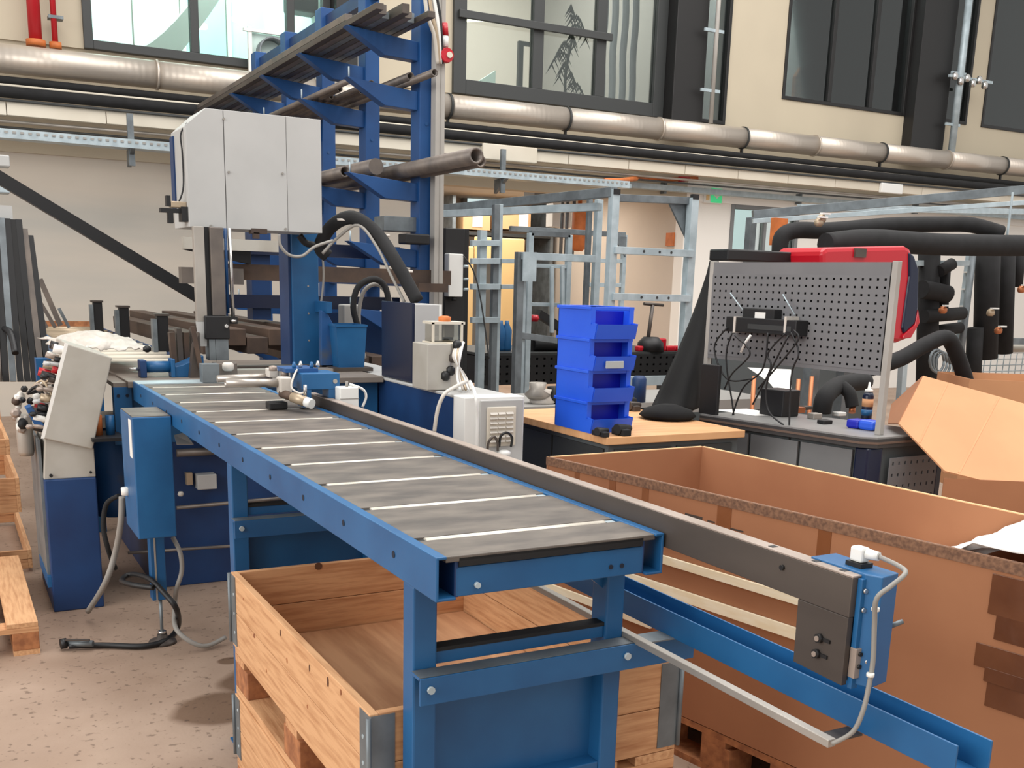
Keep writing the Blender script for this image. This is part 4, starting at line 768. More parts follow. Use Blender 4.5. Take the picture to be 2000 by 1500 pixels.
ob('red_lens', G().tube([b, a], [.026, .02], 12), 'red', t); ob('white_ring', G().tube([c, b], .024, 12), 'plastic_white', t); q = Py(872, 108, 6.86); ob('socket', G().lathe((q.x, 6.84, q.z), [(.045, 0), (.05, .03), (.03, .06)], 16, 'y'), 'red', t); ob('socket_face', G().lathe((q.x+.012, 6.83, q.z), [(.02, 0), (.02, .012)], 12, 'y'), 'trunk', t)
a, b = Py(893, 450, 6.95), Py(916, 450, 6.95)
t = thing('black_cabinet', 'tall narrow black cabinet right of the grey post', 'cabinet', (3.35, 7.1, 0)); zt = Py(893, 446, 7.1).z
ob('body', box(Py(868, 600, 7.1).x, Py(906, 600, 7.1).x, 7.1, 7.4, 0, zt), 'black', t, bev=.006); ob('door_edge', box(Py(906, 600, 7.1).x, Py(916, 600, 7.1).x, 7.12, 7.4, 0, zt), 'rubber', t)
t = thing('white_box', 'white electrical box on the black cabinet', 'electrical box', (3.3, 6.95, 1.4)); a, b = Py(877, 495, 7.02), Py(904, 580, 7.02); ob('housing', box(a.x, b.x, 7.02, 7.1, b.z, a.z), 'plastic_white', t, bev=.006); ob('gland', G().tube([((a.x+b.x)/2, 7.05, b.z-.03), ((a.x+b.x)/2, 7.05, b.z)], .02, 8), 'black', t)
for k in (520, 545, 565): q = Py(906, k, 7.05); ob('connector', G().tube([q, q+Vector((.035, 0, 0))], .01, 6), 'galv', t)
cabl('cable', 'thin dark cable hanging right of the white electrical box', [Py(905, 500, 7.0), Py(925, 530, 7.0), Py(938, 580, 7.0), Py(950, 660, 7.0), Py(955, 700, 7.0)], .006, 'frame_dark')

# ================================================================ GALVANISED FRAMES
def beam(t, name, a, b, w=.05, m='galv'): return ob(name, G().bar(a, b, w, w), m, t, bev=.002)
t = thing('galvanised_rack', 'tall galvanised steel frame with two cross rails near the white wall', 'frame', (5, 7, 0))
A = Py(1200, 375, 7.0); Bq = Py(1354, 385, 7.0)
beam(t, 'post', (A.x, 7, 0), (A.x, 7, A.z+.02), .065); beam(t, 'post', (Bq.x, 7, 0), (Bq.x, 7, A.z), .07)
for py_ in (492, 581): z = Py(1270, py_, 7).z; r_ = beam(t, 'rail', (A.x, 6.97, z), (Bq.x, 6.97, z), .055); [ob('hole', G().tube([(A.x+f_*(Bq.x-A.x), 6.94, z), (A.x+f_*(Bq.x-A.x), 6.945, z)], .011, 8), 'frame_dark', r_) for f_ in (.35, .55, .7)]
beam(t, 'top_beam', (A.x, 7.03, A.z-.04), (Bq.x, 7.03, A.z-.02), .055, 'galv_dark'); ob('corner_brace', G().prism([(Bq.x, A.z-.04), (Bq.x, A.z-.32), (Bq.x-.2, A.z-.04)], 'y', 7.05, 7.07), 'galv_dark', t)
beam(t, 'side_beam', (A.x, 7, A.z), Vector((A.x, 7, A.z)).lerp(Py(868, 408, 9.2), 1), .07, 'galv_dark'); beam(t, 'side_beam', (A.x, 7.2, A.z-.1), Py(868, 418, 9.0), .06, 'galv')
for p in (A, Bq): ob('end_plug', box(p.x-.03, p.x+.03, 6.96, 7.0, p.z-.02, p.z+.02), 'black', t)
A2 = Py(1170, 390, 7.7); beam(t, 'post', (A2.x, 7.7, 0), (A2.x, 7.7, A2.z), .055); beam(t, 'post', (A2.x-.06, 7.75, 0), (A2.x-.06, 7.75, A2.z), .04, 'galv_dark')
t = thing('galvanised_rack', 'lower galvanised frame with cross rail left of the blue bins', 'frame', (4.3, 7.4, 0))
A = Py(1015, 492, 7.3); Bq = Py(1158, 500, 7.3); beam(t, 'post', (A.x, 7.3, 0), (A.x, 7.3, A.z), .06, 'galv_dark'); beam(t, 'post', (A.x+.06, 7.34, 0), (A.x+.06, 7.34, A.z), .04); beam(t, 'rail', (A.x, 7.28, A.z-.03), (Bq.x, 7.28, A.z-.03), .055)
ob('gusset', box(A.x, A.x+.12, 7.24, 7.25, A.z-.22, A.z), 'galv', t)
YC = 7.75; C = Py(1036, 455, YC); D = Py(1112, 455, YC); beam(t, 'post', (C.x, YC, 0), (C.x, YC, C.z), .045); beam(t, 'post', (D.x, YC, .0), (D.x, YC, C.z), .045); beam(t, 'top_beam', (C.x, YC, C.z), (D.x, YC, C.z), .045, 'galv_dark')
for p in (520, 595): z = Py(1075, p, YC).z; beam(t, 'rail', (C.x, YC, z), (D.x, YC, z), .03)
for x in (1078, 1098): q = Py(x, 520, 7.7); q2 = Py(x, 650, 7.7); beam(t, 'rail', q, q2, .03)
beam(t, 'low_rail', Py(1016, 655, 7.32), Py(1110, 668, 7.32), .05, 'galv_dark')
t = thing('galvanised_rack', 'slim galvanised frame left of the lower one beside the black cabinet', 'frame', (3.9, 8, 0))
for i, (x, m_, w_) in enumerate(((942, 'galv', .06), (968, 'galv_dark', .05), (976, 'galv', .035))): q = Py(x, 450, 7.7); beam(t, 'post', (q.x, 7.7, 0), (q.x, 7.7, q.z+(.2 if i else 0)), w_, m_)
for p in (475, 510, 560, 625): a, b = Py(920, p, 7.66), Py(975, p, 7.66); beam(t, 'rail', a, b, .045)
for p in (510, 560): a, b = Py(978, p, 7.66), Py(1012, p, 7.66); beam(t, 'rail', a, b, .035)
t = thing('galvanised_rack', 'farther galvanised frame seen between the tall frame posts', 'frame', (5.6, 9, 0)); A = Py(1150, 455, 9.2); Bq = Py(1220, 455, 9.2)
for x in (A.x, Bq.x): beam(t, 'post', (x, 9.2, 0), (x, 9.2, A.z), .045, 'galv' if x != A.x else 'galv_dark')
beam(t, 'top_beam', (A.x-.9, 9.2, A.z), (Bq.x, 9.2, A.z), .05, 'galv_dark'); ob('corner_brace', G().prism([(Bq.x, A.z-.02), (Bq.x, A.z-.22), (Bq.x-.16, A.z-.02)], 'y', 9.16, 9.18), 'galv_dark', t)
for p in (510, 557): z = Py(1200, p, 9.2).z; beam(t, 'rail', (A.x, 9.2, z), (Bq.x, 9.2, z), .04)
# welding table
def perf(g, o, a, b, nu, nv, r):                       # perforated sheet: o corner, a, b edges; square holes
    o, a, b = Vector(o), Vector(a), Vector(b)
    for i in range(nu):
        for j in range(nv):
            c = o+a*(i/nu)+b*(j/nv); u = a/nu; v = b/nv; k = (1-r)/2
            P = [c, c+u, c+u+v, c+v, c+u*k+v*k, c+u*(1-k)+v*k, c+u*(1-k)+v*(1-k), c+u*k+v*(1-k)]
            g.add(P, [(0, 1, 5, 4), (1, 2, 6, 5), (2, 3, 7, 6), (3, 0, 4, 7)])
    return g
t = thing('welding_table', 'black perforated welding table behind the galvanised frames', 'table', (5, 8.3, 0)); wa = Py(938, 690, 7.9); wb = Py(1345, 690, 7.9)
g = perf(G(), (wa.x, 7.9, wa.z-.27), (wb.x-wa.x, 0, 0), (0, 0, .25), 30, 4, .3); ob('front_plate', g, 'rubber', t, solid=.02); ob('core', box(wa.x+.01, wb.x-.01, 7.93, 8.9, wa.z-.26, wa.z-.03), 'black', t)
ob('top', box(wa.x, wb.x, 7.9, 8.95, wa.z-.02, wa.z), 'frame_dark', t)
for x in (wa.x+.1, (wa.x+wb.x)/2, wb.x-.2): ob('leg', box(x, x+.1, 8, 8.1, 0, wa.z-.27), 'galv_dark', t)
# things on and around the welding table
for i, (x, y, r) in enumerate(((1070, 682, .06), (1085, 672, .05))):
    q = Py(x, y, 8.1); t = thing('clamp_tool', ('dark cylindrical tool on the welding table left of the blue bins', 'dark clamp lying behind the cylindrical tool')[i], 'tool', (q.x, 8.1, wa.z)); ob('barrel', G().tube([(q.x-.16, 8.1+.1*i, wa.z+r), (q.x+.16, 8.1+.1*i, wa.z+r)], r, 12), 'black', t); ob('grip', G().box(q.x-.2, q.x-.15, 8.08, 8.14, wa.z, wa.z+.12), 'rubber', t)
q = Py(1270, 680, 8.0); t = thing('welding_torch', 'black clamp stand with upright rod on the welding table', 'clamp stand', (q.x, 8, wa.z)); ob('base', G().lathe((q.x, 8, wa.z), [(.13, 0), (.12, .08), (.07, .13)], 14), 'black', t); ob('rod', G().tube([(q.x-.03, 8, wa.z+.12), (q.x, 8, wa.z+.42)], .018, 8), 'steel_tube', t); ob('handle', G().tube([(q.x-.1, 8, wa.z+.43), (q.x+.12, 8, wa.z+.42)], .014, 8), 'steel_dark', t)
for i, x in enumerate((1255, 1291, 1310, 1325)): q = Py(x, 683, 7.97); o = ob('red_clamp', box(q.x-.06+.02*(i % 2), q.x+.05, 7.95, 8.02, wa.z, wa.z+(.12 if i == 1 else .05)), 'red', bev=.015); tag(o, ('small red clamp left of the black stand', 'tall red block right of the black stand', 'low red clamp right of the tall red block', 'rightmost low red clamp on the welding table')[i], 'clamp')
for i, x in enumerate((978, 990)): q = Py(x, 640, 8.2); o = ob('water_bottle', G().lathe((q.x, 8.2, wa.z), [(.04, 0), (.045, .02), (.045, .18), (.02, .23), (.018, .26)], 12), 'blue'); tag(o, ('blue bottle on the welding table behind the slim rack, left one', 'blue bottle on the welding table behind the slim rack, right one')[i], 'bottle')
t = thing('welding_clamp_arm', 'black slanted clamp arm with red knob behind the bins', 'clamp', (4.6, 8.4, wa.z)); ob('arm', G().bar(Py(1050, 612, 8.4), Py(1102, 645, 8.4), .08, .07), 'black', t); q = Py(1044, 628, 8.35); ob('knob', G().lathe((q.x, 8.35, q.z), [(.03, 0), (.045, .03), (.03, .06)], 10), 'red', t); q = Py(1098, 640, 8.4); ob('stand', box(q.x-.04, q.x+.04, 8.36, 8.44, wa.z, q.z), 'black', t)
# low rail behind the bins and clutter on the wooden bench
q0, q1 = Py(1225, 745, 7.5), Py(1320, 745, 7.5); o = ob('galvanised_rail', box(q0.x, q1.x+.1, 7.5, 7.55, q0.z-.04, q0.z+.04), 'galv'); tag(o, 'galvanised rail below the welding table right of the bins', 'rail')
# stairs / orange tower / stored boxes in the recess
t = thing('storage_shelf', 'shelf carrying cardboard boxes in the recess', 'shelf', (8.3, 16, 0)); a, b = Py(900, 452, 16), Py(1040, 452, 16)
ob('shelf_board', box(a.x-.2, b.x+.3, 15.9, 16.6, a.z-.05, a.z), 'frame_dark', t)
for x in (a.x-.2, b.x+.3): ob('upright', box(x, x+.06, 15.9, 16.6, 0, 2.9), 'galv_dark', t)
for i, (x0, x1, y0) in enumerate(((905, 957, 412), (975, 1036, 412))): a, b = Py(x0, y0, 15.9), Py(x1, 450, 15.9); t = thing('cardboard_box', ('cardboard box with white label on the recess shelf, left one', 'cardboard box half white on the recess shelf, right one')[i], 'box', ((a.x+b.x)/2, 16, b.z)); ob('carton', box(a.x, b.x, 15.9, 16.4, b.z, a.z), 'card_box', t); m_ = (a.x+b.x)/2; ob('label_patch', box(m_-.08+.15*i, m_+.1+.15*i, 15.89, 15.9, (a.z+b.z)/2-.1, (a.z+b.z)/2+.12), 'label_white', t)
for i, (x0, x1, y0, y1) in enumerate(((928, 1025, 462, 500), (980, 1010, 505, 590), (905, 925, 480, 560), (1012, 1030, 500, 590))):  # panels give no light, their warm lit look is in the colour
    a, b = Py(x0, y0, 15.5), Py(x1, y1, 15.5); o = ob('lit_look_panel', box(a.x, b.x, 15.5, 15.55, 0 if i else 1.9, a.z), 'tan_warm', bev=.02); tag(o, ('wide pale yellow panel coloured as if lit in the recess below the shelf', 'upright yellow panel coloured as if lit in the middle of the recess', 'narrow yellow panel coloured as if lit beside the black cabinet', 'narrow yellow panel coloured as if lit left of the lower frame post')[i], 'panel')
a, b = Py(1128, 408, 12.6), Py(1156, 485, 12.6); o = ob('orange_tank', G().lathe(((a.x+b.x)/2, 12.75, b.z), [(.06, -.04), (.1, 0), (.1, a.z-b.z), (.03, a.z-b.z+.06), (.03, 2.95-b.z)], 16), 'orange'); tag(o, 'orange upright tank hanging behind the galvanised frames', 'tank')
t = thing('ceiling_heater', 'grey box heater under the mezzanine behind the frames', 'heater', (7, 12.8, 2.5)); a, b = Py(1045, 352, 12.6), Py(1092, 385, 12.6); ob('casing', box(a.x, b.x, 12.6, 12.9, b.z, a.z), 'cab_grey', t, bev=.01); ob('grille', box(a.x+.04, b.x-.08, 12.59, 12.6, b.z+.04, a.z-.05), 'galv', t)
r = sthing('window_8', (6.9, 16.95, 2)); a, b = Py(905, 372, 16.9), Py(1020, 415, 16.9); ob('window_frame', G().box(a.x, b.x, 16.9, 16.98, a.z-.06, a.z+.05).box(a.x, a.x+.08, 16.9, 16.98, 0, a.z), 'cab_grey', r); ob('pane', box(a.x+.1, (a.x+b.x)/2, 16.93, 16.95, b.z, a.z-.08), 'window_day', r)
st('door_1', G().box(8.3, 9.0, 16.85, 16.99, 0, 2.1), 'office_mid'); st('trim_6', box(7.55, 7.75, 16.6, 16.98, 0, 2.9), 'wall_white')
for i, x in enumerate((1098, 1108, 1121)): q = Py(x, 410, 13); o = ob('drop_pipe', G().tube([(q.x, 13, 1.9), (q.x, 13, 2.93)], .025, 8), 'galv_dark'); tag(o, 'grey pipe dropping from the recess ceiling left of the orange tank', 'pipe', 'drop pipes in the recess')
a, b = Py(1080, 415, 13.4), Py(1115, 445, 13.4); o = ob('white_unit', box(a.x, b.x, 13.4, 13.6, b.z, 2.95), 'plastic_white', bev=.01); tag(o, 'white box unit high in the recess behind the frames', 'unit')
a, b = Px(1302, 455, 9.44), Px(1316, 480, 9.44); o = ob('wall_notice', box(9.43, 9.45, min(a.y, b.y), max(a.y, b.y), b.z, a.z), 'orange'); tag(o, 'small brown notice on the beige side wall', 'notice')
q = Py(1335, 350, 11.2); o = ob('cable_bundle', tb([Py(1180, 352, 11.68), Py(1215, 352, 11.7), Py(1260, 347, 12.1), Py(1310, 350, 12.22), Py(1362, 348, 12.22)], .03, 8, True), 'orange'); tag(o, 'orange cable bundle lying on the tray above the beige wall', 'cable')
o = ob('red_strap', tb([Py(1325, 350, 12.22), Py(1345, 349, 12.22)], .036, 8), 'red'); tag(o, 'red wrap at the end of the orange cable bundle', 'strap')

# ================================================================ WOODEN WORKBENCH WITH BLUE BINS
bz = .885
t = thing('wooden_workbench', 'wooden workbench top on dark cabinets behind the fence', 'workbench', (3.2, 4.6, 0)); c = Pz(1185, 868, bz-.03)
ob('worktop', box(c.x, c.x+.8, c.y, c.y+1.05, bz-.035, bz), 'bench_wood', t, bev=.003)
ob('cabinet', box(c.x+.03, c.x+.78, c.y+.03, c.y+1.0, .05, bz-.035), 'office_dark', t); ob('drawer_front', box(c.x+.02, c.x+.03, c.y+.06, c.y+.5, .45, bz-.06), 'frame_dark', t); ob('drawer_front', box(c.x+.02, c.x+.03, c.y+.52, c.y+.98, .45, bz-.06), 'frame_dark', t); ob('drawer_front', box(c.x+.06, c.x+.38, c.y+.02, c.y+.03, .45, bz-.06), 'frame_dark', t); ob('drawer_front', box(c.x+.41, c.x+.74, c.y+.02, c.y+.03, .45, bz-.06), 'frame_dark', t)
ob('plinth', box(c.x+.05, c.x+.75, c.y+.08, c.y+.95, 0, .05), 'black', t)
def bin_(z, label, lab=False):
    x0, x1, y0, y1, h = 2.64, 2.865, 4.12, 4.46, .142
    dx = Pz(1157, 848, bz).x-x0; dy = Pz(1157, 848, bz).y-y0; x0 += dx; x1 += dx; y0 += dy; y1 += dy
    t = thing('storage_bin', label, 'storage bin', ((x0+x1)/2, (y0+y1)/2, z), 'stacked blue bins on the wooden bench'); w_ = .004
    ob('bottom', box(x0+.008, x1-.008, y0+.02, y1-.01, z, z+w_), 'blue_bin', t)
    for xa in (x0, x1-w_): ob('side_wall', G().prism([(y0+.022, z), (y1, z), (y1, z+h-.004), (y0+.055, z+h-.004), (y0+.05, z+h*.5), (y0+.004, z+h*.48)], 'x', xa, xa+w_), 'blue_bin', t)
    ob('back_wall', box(x0, x1, y1-w_, y1, z, z+h-.004), 'blue_bin', t); ob('front_lip', G().prism([(y0+.02, z), (y0+.024, z), (y0+.004, z+h*.46), (y0, z+h*.46)], 'x', x0+w_, x1-w_), 'blue_bin', t)
    ob('rim', G().box(x0-.008, x0+.004, y0+.05, y1+.004, z+h-.014, z+h).box(x1-.004, x1+.008, y0+.05, y1+.004, z+h-.014, z+h).box(x0, x1, y1-.004, y1+.008, z+h-.014, z+h).box(x0+.002, x1-.002, y0+.05, y0+.058, z+h-.016, z+h), 'blue_bin', t, bev=.002)
    ob('corner_rib', G().box(x0-.004, x0+.02, y0+.048, y0+.054, z+h*.46, z+h), 'blue_bin', t); ob('corner_rib', G().box(x1-.02, x1+.004, y0+.048, y0+.054, z+h*.46, z+h), 'blue_bin', t)
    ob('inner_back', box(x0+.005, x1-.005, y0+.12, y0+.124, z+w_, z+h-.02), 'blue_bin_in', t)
    if lab: ob('label_holder', box(x0+.055, x0+.15, y0-.006, y0+.003, z+.012, z+.045), 'label_grey', t, bev=.002, label='grey label holder')
for i, lb in enumerate(('bottom blue bin of the stack on the wooden bench', 'second blue bin from the bottom of the stack', 'third blue bin from the bottom, with a grey label', 'topmost blue bin of the stack')): bin_(bz+.1425*i, lb, i == 2)
random.seed(9)
for i, (x, y, s) in enumerate(((1095, 800, 5), (1260, 765, 7), (1290, 800, 5), (1215, 862, 4), (1250, 858, 5), (1285, 790, 4))):
    q = Pz(x, y, bz); q.x = min(q.x, c.x+.72); q.y = max(min(q.y, c.y+.9), c.y+.045); r_ = .022*s/4; o = ob('hand_tool', G().tube([q+Vector((-r_*1.4, 0, r_)), q+Vector((r_*1.8, .02, r_))], [r_, r_*.6], 8).box(q.x-r_, q.x+r_*.6, q.y-.04, q.y+.06, q.z, q.z+r_*1.1), ('black', 'foam', 'steel_dark')[i % 3], bev=.004)
    tag(o, ('dark tool on the bench left of the blue bins', 'black rounded tool behind the bench right of the bins', 'flat black tool on the bench near the drape', 'dark clamp at the front edge of the wooden bench', 'second dark clamp at the bench front edge, right of the first', 'grey tool on the bench between bins and drape')[i], 'tool')
for i, (x, y) in enumerate(((1060, 775), (1085, 770), (1050, 762))): q = Py(x, y, 6.0); o = ob('fitting', G().lathe((q.x, 6, q.z-.06), [(.06, 0), (.09, .03), (.05, .07), (.06, .11)], 10), ('bag', 'black', 'alu')[i]); o.location.z = o.location.z; tag(o, ('pale metal fitting behind the wooden bench', 'black fitting right of the pale one behind the bench', 'small grey fitting behind the bench near the galvanised post')[i], 'fitting')
t = thing('fitting_trolley', 'low grey trolley behind the wooden bench', 'trolley', (4.1, 6, 0)); q = Py(1060, 782, 6); ob('tray', box(q.x-.5, q.x+1.9, 5.85, 6.6, q.z-.1, q.z-.02), 'office_mid', t); ob('frame', G().box(q.x-.45, q.x-.4, 5.9, 5.95, 0, q.z-.1).box(q.x+1.8, q.x+1.85, 5.9, 5.95, 0, q.z-.1), 'galv_dark', t); ob('lower_tray', box(q.x-.5, q.x+1.9, 5.9, 6.6, .3, .34), 'office_mid', t)
q = Py(1248, 757, 5.9); o = ob('blue_can', G().lathe((q.x, 5.9, q.z-.1), [(.05, 0), (.05, .16), (.035, .18)], 14), 'blue_dark'); tag(o, 'dark blue can right of the bin stack', 'can')
# ================================================================ BENCH WITH PEGBOARD
zb = .9
C0 = Pz(1700, 856, zb); A0 = Pz(1368, 808, zb); D0 = Pz(1842, 845, zb); E0 = A0+(D0-C0)
t = thing('grey_workbench', 'grey metal workbench with dark edge under the pegboard', 'workbench', (4.2, 4.3, 0))
def slab(g, pts, z0, z1): n = len(pts); g.add([(p.x, p.y, z0) for p in pts]+[(p.x, p.y, z1) for p in pts], [tuple(range(n-1, -1, -1)), tuple(range(n, 2*n))]+[(i, (i+1) % n, n+(i+1) % n, n+i) for i in range(n)]); return g
e1 = (C0-A0).normalized(); e2 = (D0-C0).normalized()
corner = [A0, C0-e1*.05, C0+e2*.05, D0-e2*.02, D0-e1*.03, E0]
ob('worktop', slab(G(), corner, zb-.008, zb), 'bench_top', t); ob('edge_band', slab(G(), [A0-e2*.004, C0-e1*.05-e2*.004, C0+e2*.05+e1*.004, D0+e1*.004+e2*.004, E0+e2*.004], zb-.05, zb-.0085), 'bench_edge', t); ob('edge_stripe', slab(G(), [A0-e2*.007, C0-e1*.05-e2*.007, C0+e2*.05+e1*.007, D0+e1*.007+e2*.006, E0+e2*.006], zb-.032, zb-.022), 'bench_stripe', t)
def wall(name, p, q, z0, z1, th, m, par=t): d = (q-p); n_ = Vector((-d.y, d.x, 0)).normalized()*th; return ob(name, G().obox((p.x, p.y, z0), (d.x, d.y, 0), n_, (0, 0, z1-z0)), m, par)
p = A0+e2*.03; q = C0-e1*.10+e2*.03
n_ = 3
for i in range(n_): wall('drawer_front', p.lerp(q, i/n_+.01), p.lerp(q, (i+1)/n_-.01), .1, zb-.07, -.015 if False else .012, 'cab_grey')
ob('carcass', slab(G(), [A0+e2*.05, C0-e1*.08+e2*.05, C0+e2*.12-e1*.02, D0-e2*.03-e1*.03, E0-e2*.03], .02, zb-.05), 'office_dark', t)
ob('corner_post', slab(G(), [C0-e1*.09+e2*.02, C0-e1*.02+e2*.025, C0+e2*.10+e1*.0, C0+e2*.12-e1*.04], 0, zb-.05), 'navy', t, bev=.01)
pp = C0+e2*.14; g = perf(G(), (pp.x, pp.y-.01, .3), (D0.x-pp.x-.03, D0.y-pp.y, 0), (0, 0, .5), 8, 9, .28); ob('side_panel', g, 'peg_grey', t, solid=.006); ob('side_post', G().obox((D0.x-.03, D0.y-.015, 0), (.03, 0, 0), (0, .03, 0), (0, 0, zb-.05)), 'navy', t)
for x in (.1,): ob('plinth', slab(G(), [A0+e2*.06, C0+e2*.06-e1*.02, D0-e2*.05, E0], 0, .02), 'black', t)
# pegboard
Q0 = Pz(1374, 800, zb)+e2*.09; Q1 = Pz(1716, 850, zb)
t = PEG = thing('pegboard', 'grey perforated pegboard panel on steel posts', 'pegboard', (3.95, 4.2, zb))
def onv(x, y, p, d):                                    # pixel onto the vertical plane through p along d
    n = Vector((-d.y, d.x, 0)); r_ = ray(x, y); o = Vector((0, 0, H)); return o+r_*((p-o).dot(n)/r_.dot(n))
Q0 = Vector((Q0.x, Q0.y, zb)); dd = (Q1-Q0).normalized()
tl, tr_, bl, br = onv(1395, 512, Q1, dd), onv(1742, 512, Q1, dd), onv(1380, 690, Q1, dd), onv(1733, 745, Q1, dd)
zt_, zb_ = (tl.z+tr_.z)/2, (bl.z+br.z)/2
P0 = Vector((Q1.x, Q1.y, 0))-dd*.03; Lg = (tr_-tl).length; PA = P0-dd*Lg
g = perf(G(), (PA.x, PA.y, zb_+.02), (dd.x*Lg, dd.y*Lg, 0), (0, 0, zt_-zb_-.08), 27, 12, .30)
ob('panel', g, 'peg_grey', t, solid=.003); nb = Vector((dd.y, -dd.x, 0))*-1
ob('top_flange', G().obox((PA.x, PA.y, zt_-.06), (dd.x*Lg, dd.y*Lg, 0), nb*.01, (0, 0, .06)), 'peg_grey', t); ob('bottom_flange', G().obox((PA.x, PA.y, zb_), (dd.x*Lg, dd.y*Lg, 0), nb*.01, (0, 0, .02)), 'peg_grey', t)
ob('backing', G().obox(tuple(PA+nb*.02+Vector((0, 0, zb_))), (dd.x*Lg, dd.y*Lg, 0), nb*.002, (0, 0, zt_-zb_)), 'peg_dark', t)
for s_, nm in ((P0+dd*.005, 'post'), (PA-dd*.03, 'post')): ob(nm, G().obox((s_.x, s_.y, zb), dd*.03, nb*.03, (0, 0, zt_-zb+.005)), 'grey_post' if s_ != PA else 'galv_dark', t, bev=.002)
q = Pz(1392, 812, zb); o = ob('black_board', G().obox((q.x, q.y+.12, zb), e1*.12, e2*.02, (0, 0, .26)), 'black', bev=.004); tag(o, 'upright black panel under the left end of the pegboard', 'panel')
# small switch hardware hanging on the pegboard
def pg(x, y, off=.03): v = onv(x, y, Q1-nb*off, dd); return v
t = thing('network_switch', 'black network device with two antennas strapped to the pegboard', 'network device', pg(1490, 640))
def pbox(x0, x1, y0, y1, th, off=.0): a, b = pg(x0, (y0+y1)/2, th), pg(x1, (y0+y1)/2, th); zt, zb2 = pg((x0+x1)/2, y0, th).z, pg((x0+x1)/2, y1, th).z; return G().obox((a.x, a.y, zb2), (b.x-a.x, b.y-a.y, 0), nb*(th-.004), (0, 0, zt-zb2))
ob('lower_case', pbox(1417, 1555, 622, 652, .09), 'black', t, bev=.004); ob('upper_case', pbox(1450, 1512, 603, 625, .06), 'rubber', t, bev=.004); ob('sticker', pbox(1474, 1494, 610, 624, .064), 'label_white', t)
for a, b in (((1452, 607), (1426, 572)), ((1552, 615), (1529, 575))): ob('antenna', G().tube([pg(*a, .05), pg(*b, .05)], .0035, 6), 'galv', t)
for x in (1434, 1533): ob('strap', pbox(x-2, x+2, 618, 650, .094), 'bag', t)
ob('port_row', pbox(1460, 1545, 635, 645, .093), 'frame_dark', t)
cl = [[(1420, 640), (1395, 680), (1420, 740), (1470, 740)], [(1430, 650), (1418, 700), (1432, 800), (1435, 860)], [(1500, 650), (1490, 720), (1450, 760), (1425, 830)], [(1535, 650), (1500, 690), (1505, 720), (1470, 790)], [(1545, 650), (1560, 690), (1545, 740), (1540, 900)], [(1550, 645), (1560, 660), (1540, 690), (1480, 760)], [(1540, 655), (1500, 740), (1500, 800), (1530, 830)], [(1435, 655), (1465, 690), (1430, 730), (1415, 760)]]
lb = ['leftmost black cable looping below the network device', 'black cable falling straight to the bench edge left', 'black cable crossing down left from the device', 'black cable sweeping from device right end to the black box', 'black cable falling past the right of the device to the bench front', 'short black cable curving under the device right end', 'black cable dropping behind the black box', 'short looped black cable left under the device']
for i, c_ in enumerate(cl): cabl('cable', lb[i], [pg(p[0], p[1], .1+.01*i) for p in c_], .0045, 'black')
a = pg(1450, 672, .12); o = ob('white_plug', tb([pg(1466, 655, .12), pg(1455, 670, .12), pg(1447, 688, .12)], .007, 6), 'plastic_white'); tag(o, 'white plug connector hanging under the network device', 'plug')
# items on the grey bench
q = Pz(1505, 812, zb); t = thing('black_power_box', 'black cube power unit standing on the grey bench', 'power unit', (q.x, q.y, zb)); ob('case', G().obox((q.x-.02, q.y+.07, zb), e1*.15, e2*.12, (0, 0, .14)), 'black', t, bev=.006)
q = Pz(1400, 802, zb); o = ob('paper_sheet', slab(G(), [q-e1*.02, q+e1*.26, q+e1*.27+e2*.2, q+e2*.22], zb+.0005, zb+.002), 'paper'); tag(o, 'white paper sheet on the left end of the grey bench', 'paper')
o = ob('leaning_sheet', G().add([Py(1460, 718, 4.85), Py(1545, 722, 4.7), Pz(1548, 800, .902), Py(1500, 745, 4.72)], [(0, 1, 2, 3)]), 'label_white', solid=.003); tag(o, 'white sheet leaning under the pegboard', 'paper')
q = Pz(1691, 822, zb); t = thing('spray_bottle', 'dark blue bottle with white nozzle on the grey bench', 'bottle', (q.x, q.y, zb)); s_ = 1.0
ob('body', G().lathe((q.x, q.y, zb), [(.026, 0), (.028, .006), (.028, .13), (.02, .15)], 18), 'navy', t); ob('label_band', G().lathe((q.x, q.y, zb+.075), [(.0285, 0), (.0285, .04)], 18), 'card_light', t); ob('label_text_band', G().lathe((q.x, q.y, zb+.03), [(.0284, 0), (.0284, .03)], 18), 'blue', t); ob('nozzle', G().lathe((q.x, q.y, zb+.15), [(.022, 0), (.02, .012), (.008, .018), (.005, .05)], 14), 'plastic_white', t)
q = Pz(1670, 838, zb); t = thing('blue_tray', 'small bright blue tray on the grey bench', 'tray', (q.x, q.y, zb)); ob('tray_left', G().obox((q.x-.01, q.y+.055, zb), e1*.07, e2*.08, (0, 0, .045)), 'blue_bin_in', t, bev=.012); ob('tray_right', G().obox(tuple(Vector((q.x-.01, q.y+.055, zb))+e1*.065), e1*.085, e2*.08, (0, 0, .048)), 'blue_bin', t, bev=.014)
t = thing('pipe_elbow', 'black insulated elbow pipe piece standing on the grey bench', 'pipe', Pz(1620, 815, zb)); yb_ = 4.05
ob('elbow', tb([Py(1605, 805, 4.1), Py(1612, 775, 4.1), Py(1640, 752, 4.2), Py(1690, 745, 4.3)], .05, 14, True), 'foam', t); ob('elbow_branch', tb([Py(1645, 755, 4.15), Py(1660, 770, 4.1), Py(1665, 795, 4.08)], .035, 12, True), 'foam', t); ob('copper_end', G().tube([Py(1665, 795, 4.08), Py(1664, 806, 4.07)], .018, 10), 'copper', t)
